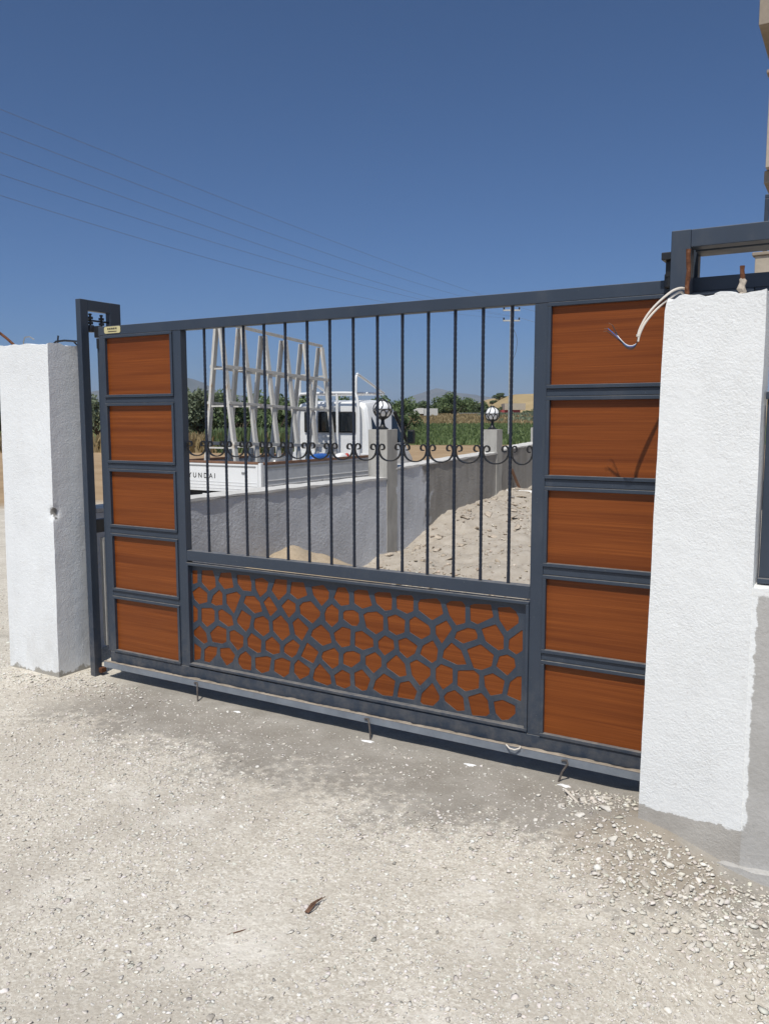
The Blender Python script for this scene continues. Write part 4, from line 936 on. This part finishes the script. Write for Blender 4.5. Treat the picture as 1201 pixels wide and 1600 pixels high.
# things lying in the bed
def bag(name, label, cat, loc, sc, mat, seed):
    r_ = np.random.RandomState(seed); v = IV2*(1+r_.uniform(-.08, .08, (len(IV2), 1))); v = np.sign(v)*np.abs(v)**.6; o = place(name, np_mesh(name, v, IF2, mat)); o.location = loc; o.scale = sc; o.modifiers.new('s', 'SUBSURF').levels = 1; return tag(o, label, cat)
bag('tool_bag', 'blue bag lying in the truck bed by the cab', 'bag', (-4.60, 7.95, .80), (.11, .30, .20), M['blue'], 1)
bag('white_sack', 'white sack lying beside the blue bag in the truck bed', 'sack', (-4.50, 8.42, .79), (.10, .16, .20), M['ply'], 2)
bag('red_can', 'small red can standing in the truck bed near the cab', 'can', (-4.62, 8.80, .77), (.05, .05, .21), M['red'], 3)
bag('grey_bundle', 'small pale bundle behind the tailgate in the truck bed', 'bundle', (-4.70, 6.95, .76), (.12, .2, .22), M['steel'], 4)

# ------------------------------------------------------------------ vegetation
def tree_mesh(seed, h, w, leaf, nleaf, lsize, trunk=.25, clumps=16):
    r_ = np.random.RandomState(seed); m = MB()
    th = h*trunk
    m.tube([(0, 0, -.3), (.03*h*r_.uniform(-1, 1), 0, th*.6), (.05*h*r_.uniform(-1, 1), .03*h, th*1.3), (.04*h, .02*h, h*.62)], [h*.035, h*.028, h*.021, h*.008], 7)
    cs = []
    for k in range(clumps):
        a = r_.uniform(0, 6.28); rad = w*.5*math.sqrt(r_.uniform(.02, .85)); zc = th + (h-th)*(.18+.75*r_.uniform()*(1-.45*(rad/(w*.5))**2))
        c = np.array((rad*math.cos(a), rad*math.sin(a), zc)); cs.append((c, w*r_.uniform(.13, .24)))
        m.tube([(0, 0, th*.8), tuple(c*np.array((.5, .5, .72))), tuple(c)], [h*.014, h*.008, h*.003], 5, False)
    tr = m.mesh('trunk', M['bark'])
    per = nleaf//clumps; V = []; 
    for c, rc in cs:
        p = r_.normal(size=(per, 3)); p /= np.linalg.norm(p, axis=1, keepdims=True); p *= (r_.uniform(.25, 1.08, (per, 1))**.5)*rc*np.array((1, 1, .8)); p += c
        d1 = r_.normal(size=(per, 3)); d1 /= np.linalg.norm(d1, axis=1, keepdims=True); d2 = np.cross(d1, r_.normal(size=(per, 3))); d2 /= np.linalg.norm(d2, axis=1, keepdims=True)
        s = lsize*r_.uniform(.6, 1.4, (per, 1))
        V.append(np.stack([p-d1*s, p+d2*s*.45, p+d1*s, p-d2*s*.45], 1))
    V = np.concatenate(V).reshape(-1, 3); F = np.arange(len(V)).reshape(-1, 4)
    return tr, np_mesh('crown', V, F, leaf, smooth=False)
TM = [tree_mesh(1, 4.6, 4.0, LEAF[0], 3000, .17), tree_mesh(2, 4.6, 4.4, LEAF[1], 3000, .18), tree_mesh(3, 4.6, 4.6, LEAF[2], 3000, .18), tree_mesh(4, 4.6, 3.2, LEAF[1], 2600, .17, .15), tree_mesh(5, 4.6, 3.8, LEAF[2], 2800, .17, .18)]
def tree(l, d, h, kind, label, z=None, name='field_tree', group='trees beyond the fields', wide=1.0):
    p = site(l, d); o = thing(name, label, 'tree', (p[0], p[1], -.25 if z is None else z), (l*1.7) % 6.28, group); s = h/4.6*.86; o.scale = (s*wide, s*wide, s)
    a = place('trunk', TM[kind][0], o); b = place('crown', TM[kind][1], o); return o
near = 'leafy tree in the orchard row behind the dry field, seen left of the truck cab'
ordn = ['first', 'second', 'third', 'fourth', 'fifth', 'sixth', 'seventh', 'eighth', 'ninth', 'tenth']
for nn, (l, d, h, k) in enumerate(((-13.4, 52, 4.9, 0), (-11.9, 50, 4.3, 0), (-10.6, 54, 4.6, 2), (-9.4, 50, 4.1, 4), (-8.2, 53, 3.9, 1), (-7.1, 50, 3.9, 2), (-6.0, 54, 4.3, 1), (-4.9, 52, 3.8, 3), (-3.7, 56, 4.0, 4))):
    tree(l, d, h, k, ordn[nn]+' tree from the left in the orchard row behind the glass rack', group='orchard row left of the truck')
tree(-27.2, 54, 5.1, 1, 'dark tree at the far left edge behind the chipped pillar'); tree(-20.4, 55, 4.4, 0, 'tree seen through the slit between guide frame and gate'); tree(-24, 58, 4.6, 2, 'tree hidden mostly behind the chipped white pillar')
tree(.5, 72, 4.7, 2, 'feathery green tree rising directly behind the nearest globe lamp'); tree(2.0, 76, 4.2, 4, 'low green tree just right of the nearest globe lamp'); tree(-1.6, 74, 4.4, 1, 'dark tree showing over the truck cab roof')
far_lab = 'green tree on the roadside bank between the first two globe lamps'
for nn, (l, d, h, k, z) in enumerate(sorted(((4.6, 150, 5.6, 1, .6), (6.5, 146, 5.0, 1, .8), (9.2, 150, 4.9, 1, .8), (11.2, 142, 5.8, 2, .9), (12.9, 140, 6.2, 4, .9), (14.6, 144, 5.4, 2, .9), (10.0, 141, 4.2, 3, .9), (16.6, 150, 4.9, 1, .9), (18.3, 146, 4.3, 3, .9), (20.0, 150, 4.6, 4, .9)))):
    tree(l, d, h, k, ordn[nn]+' tree from the left on the roadside bank between the first two globe lamps', z, group='trees on the roadside bank')
for nn, (l, d, h, k, z) in enumerate(sorted(((7.8, 210, 7.2, 1, -.2), (17.4, 230, 8.0, 1, -.2), (3, 200, 7, 1, -.2), (22, 240, 7.6, 3, -.2), (-4, 210, 7, 1, -.2), (-14, 190, 7, 2, -.2), (-24, 190, 7, 1, -.2), (-33, 170, 6.5, 1, -.2)))):
    tree(l, d, h, k, ordn[nn]+' distant tree from the left on the skyline behind the bank', z, group='distant skyline trees')
tree(39.0, 262, 3.4, 3, 'dark round bush crowning the golden hill', float(hillz(np.array(39.0), np.array(262.0)))-.6, wide=1.9); tree(36.2, 259, 2.2, 1, 'smaller dark bush left of the hill crest bush', float(hillz(np.array(36.2), np.array(259.0)))-.5, wide=1.5)
for l, d, h, k, wh in ((23.6, 160, 4.0, 1, 'left'), (25.6, 163, 3.5, 3, 'middle'), (32.0, 166, 3.6, 1, 'right')): tree(l, d, h, k, wh+' dusty shrub at the foot of the golden hill behind the bank wall', .8, 'roadside_shrub', 'shrubs at the hill foot', 1.3)
# grass and crops that nobody could count
def blades(name, n, l0, l1, d0, d1, zf, h0, h1, w, mat, label, cat, prob=None):
    L = nr_.uniform(l0, l1, n); D = nr_.uniform(d0, d1, n)
    if prob is not None: k = nr_.uniform(0, 1, n) < prob(L, D); L, D = L[k], D[k]; n = len(L)
    P = FO + D[:, None]*FD + L[:, None]*FL; z = zf(L, D); h = nr_.uniform(h0, h1, n); a = nr_.uniform(0, 3.14, n); le = nr_.uniform(-.35, .35, (n, 2))*h[:, None]
    dx = np.stack([np.cos(a), np.sin(a)], -1)*w*nr_.uniform(.6, 1.4, (n, 1))
    V = np.zeros((n, 4, 3)); V[:, 0, :2] = P-dx; V[:, 1, :2] = P+dx; V[:, 2, :2] = P+dx*.55+le; V[:, 3, :2] = P-dx*.4+le
    V[:, 0, 2] = z; V[:, 1, 2] = z; V[:, 2, 2] = z+h; V[:, 3, 2] = z+h*.9
    return tag(place(name, np_mesh(name, V.reshape(-1, 3), np.arange(4*n).reshape(-1, 4), mat, smooth=False)), label, cat, kind='stuff')
blades('crop_plants', 26000, 0, 46, 57, 97, lambda L, D: -.21 + 1.05*np.clip((D-57)/40, 0, 1)**1.1, .15, .42, .09, CROP, 'green crop growing in the field beyond the wall', 'crop', lambda L, D: (np.abs(L/D-.15) < .24))
bankz = lambda L, D: .85 + 1.1*sst(96, 128, D)
blades('bank_grass', 30000, -34, 44, 97, 134, bankz, .2, .6, .10, DRY, 'tall dry grass on the roadside bank', 'grass')
blades('bank_weeds', 9000, 14, 44, 100, 126, bankz, .3, .75, .16, LEAF[0], 'grey green weeds low on the roadside bank', 'weeds', lambda L, D: np.clip(fbm(L, D, .3, 61)*.8+.2, 0, 1))
blades('dry_scrub', 16000, -40, -2.5, 44, 50, lambda L, D: np.full_like(L, -.22), .3, 1.15, .07, DRY, 'dry scrub along the edge of the orchard row', 'scrub', lambda L, D: np.clip(fbm(L, D, .5, 71)*.7+.55, .05, 1))
blades('green_scrub', 6000, -10, -3, 44, 49, lambda L, D: np.full_like(L, -.22), .4, 1.4, .07, LEAF[2], 'green reeds at the edge of the orchard row', 'reeds')

# ------------------------------------------------------------------ far things: guard wall, hut, red roofed shed
def sbox(par, name, mat, l0, l1, d0, d1, z0, z1):
    vs = []
    for z in (z0, z1):
        for l, d in ((l0, d0), (l1, d0), (l1, d1), (l0, d1)): p = site(l, d); vs.append((p[0], p[1], z))
    o = MB().add(vs, [(0, 3, 2, 1), (4, 5, 6, 7), (0, 1, 5, 4), (1, 2, 6, 5), (2, 3, 7, 6), (3, 0, 4, 7)]).build(name, mat, smooth=None)
    return reparent(o, par) if par else o
p = site(28, 136); gw = thing('guard_rail', 'grey roadside barrier along the top of the bank', 'barrier', (p[0], p[1], 1.8))
sbox(gw, 'rail', M['steel'], 13, 60, 134, 134.15, 2.25, 2.6)
for k in range(24): sbox(gw, 'post', M['steel'], 13.2+k*2, 13.35+k*2, 134.2, 134.35, 1.6, 2.6)
p = site(6, 118); ht = thing('hut', 'small flat roofed hut with white fascia beyond the field', 'hut', (p[0], p[1], 1))
sbox(ht, 'wall', M['brick'], 4.9, 7.9, 119, 122, .5, 2.35); sbox(ht, 'roof_slab', M['hut'], 4.6, 6.0, 118.6, 122.4, 2.35, 3.15); sbox(ht, 'roof_slab', M['pole'], 6.0, 8.2, 118.8, 122.4, 2.1, 3.1)
sbox(ht, 'side_wall', M['hut'], 2.4, 4.5, 118.9, 121, .8, 2.6); sbox(ht, 'door', M['board'], 5.2, 5.9, 118.93, 118.99, .6, 2.2)
p = site(26, 160); sd = thing('shed', 'low shed with faded red wall at the foot of the golden hill', 'shed', (p[0], p[1], 1))
sbox(sd, 'wall', M['roofred'], 23.6, 27.4, 156, 160, 1.0, 3.3); sbox(sd, 'roof', M['beige'], 24.2, 28.4, 155.7, 160.4, 3.3, 4.5); sbox(sd, 'door', M['hut'], 25.2, 26.0, 155.93, 155.98, 1.4, 3.0)

# ------------------------------------------------------------------ power pole and lines
PX, PY = -22.78, 61.93
pl_ = thing('utility_pole', 'pale concrete utility pole with two crossarms, behind the last twisted bar', 'pole', (PX, PY, -.3))
def U(mb, nm, mt): return reparent(mb.build(nm, mt), pl_)
U(MB().tube([(PX, PY, -.4), (PX, PY, 10.7)], [.18, .11], 14), 'shaft', M['pole'])
ca = Vector((FL[0], FL[1], 0)); arms = []
for z in (10.45, 9.62):
    U(MB().bar(Vector((PX, PY, z))-ca*.75, Vector((PX, PY, z))+ca*.75, .12, .12, (0, 0, 1)), 'crossarm', M['pole'])
    for s in (-.68, .68):
        q = Vector((PX, PY, z))+ca*s; U(MB().lathe([(.05, .06), (.08, .12), (.05, .16), (.08, .2), (.03, .25)], 10, q), 'insulator', M['rubber']); arms.append(q+Vector((0, 0, .25)))
U(MB().tube(smooth_path([Vector((PX, PY, 9.0))+ca*.15, Vector((PX, PY, 8.2))+ca*.5, Vector((PX, PY, 7.2))+ca*.45, Vector((PX, PY, 6.4))+ca*.15]), .02, 5), 'drop_cable', M['wire'])
ends = [(-18.0, 12, 10.085), (-18.05, 12, 9.50), (-18.10, 12, 8.96), (-18.145, 12, 8.37), (-18.19, 12, 7.81)]
start = [arms[1], arms[0], Vector((PX, PY, 10.0)), arms[3], arms[2]]
names_ = ['topmost', 'second', 'middle', 'fourth', 'lowest']
sag = [.25, .4, .5, .55, .75]
for k, (a, b) in enumerate(zip(start, ends)):
    a = Vector(a); b = Vector(b); e = a+(b-a)*1.5; pts = []
    mid = [.0]*3
    for q in range(41):
        t = q/40*1.5; w = t*(1-t)*4 if t < 1 else 4*t*(1-t); pts.append(a+(b-a)*t - Vector((0, 0, sag[k]*w)))
    tag(MB().tube(pts, .0058, 5).build('power_line', M['wire']), names_[k]+' of the five overhead wires crossing the sky at left', 'wire', 'overhead wires')
for k, a in enumerate((arms[1], arms[3])):
    e = Vector((PX+30, PY-2, 3.5-1.5*k+4)); pts = [a+(e-a)*(q/20)-Vector((0, 0, 1.6*4*(q/20)*(1-q/20))) for q in range(21)]
    tag(MB().tube(pts, .0105, 5).build('power_line', M['wire']), ('upper' if k == 0 else 'lower')+' overhead wire leaving the pole to the right', 'wire', 'overhead wires')

# ------------------------------------------------------------------ house at the right edge
HS = thing('house', 'beige house with stacked balconies at the right edge behind the pillar', 'house', (5, 13, 0))
def H(mb, nm, mt, par=None, bev=.01): return reparent(mb.build(nm, mt, bevel=bev), HS)
H(MB().box(3.0, 12, 11.4, 19, -.3, 7.05), 'wall', M['beige'])
H(MB().box(1.57, 12, 9.95, 19.2, 7.06, 7.45), 'roof_slab', M['beige2'])
H(MB().box(1.57, 12, 9.93, 10.05, 7.45, 8.6), 'roof_parapet', M['beige'])
for z0, z1, xa in ((2.75, 3.90, 1.66), (5.12, 6.40, 1.74)):
    H(MB().box(xa, 12, 10.0, 10.14, z0, z1), 'balcony_parapet', M['beige']); H(MB().box(xa, xa+.14, 10.14, 11.4, z0, z1), 'balcony_parapet', M['beige2']); H(MB().box(xa-.03, 12, 10.16, 11.39, z0-.18, z0-.002), 'balcony_slab', M['beige2'])
    H(MB().box(xa-.04, 12, 9.97, 10.17, z1+.002, z1+.05), 'parapet_coping', M['beige2'])
H(MB().box(1.75, 1.81, 10.03, 10.09, 3.952, 4.70), 'railing_post', PAINT); H(MB().box(1.75, 12, 10.035, 10.085, 4.702, 4.76), 'railing_rail', PAINT)
for k in range(12): H(MB().box(2.0+k*.5, 2.04+k*.5, 10.04, 10.08, 3.952, 4.70), 'railing_post', PAINT, None, .003)
for k in range(3):
    for z in (.8, 3.3, 5.8):
        f = H(MB().box(3.8+k*2.6, 5.2+k*2.6, 11.33, 11.395, z, z+1.3), 'window', M['hut']); MB().box(3.88+k*2.6, 5.12+k*2.6, 11.315, 11.328, z+.08, z+1.22).build('pane', M['glass'], f)

# ------------------------------------------------------------------ air
hb_ = MB().box(-12600, 12600, -12600, 12600, -48, 470).build('haze', None, smooth=None)
hm = bpy.data.materials.new('summer_haze'); hm.use_nodes = True; hn = hm.node_tree.nodes; hn.clear()
pv = hn.new('ShaderNodeVolumePrincipled'); ho = hn.new('ShaderNodeOutputMaterial')
pv.inputs['Color'].default_value = (.72, .84, 1.0, 1); pv.inputs['Density'].default_value = 8.5e-5; pv.inputs['Anisotropy'].default_value = .0
hm.node_tree.links.new(pv.outputs[0], ho.inputs['Volume']); hb_.data.materials.append(hm)
tag(hb_, 'thin blue summer haze over the plain', 'haze', kind='stuff')
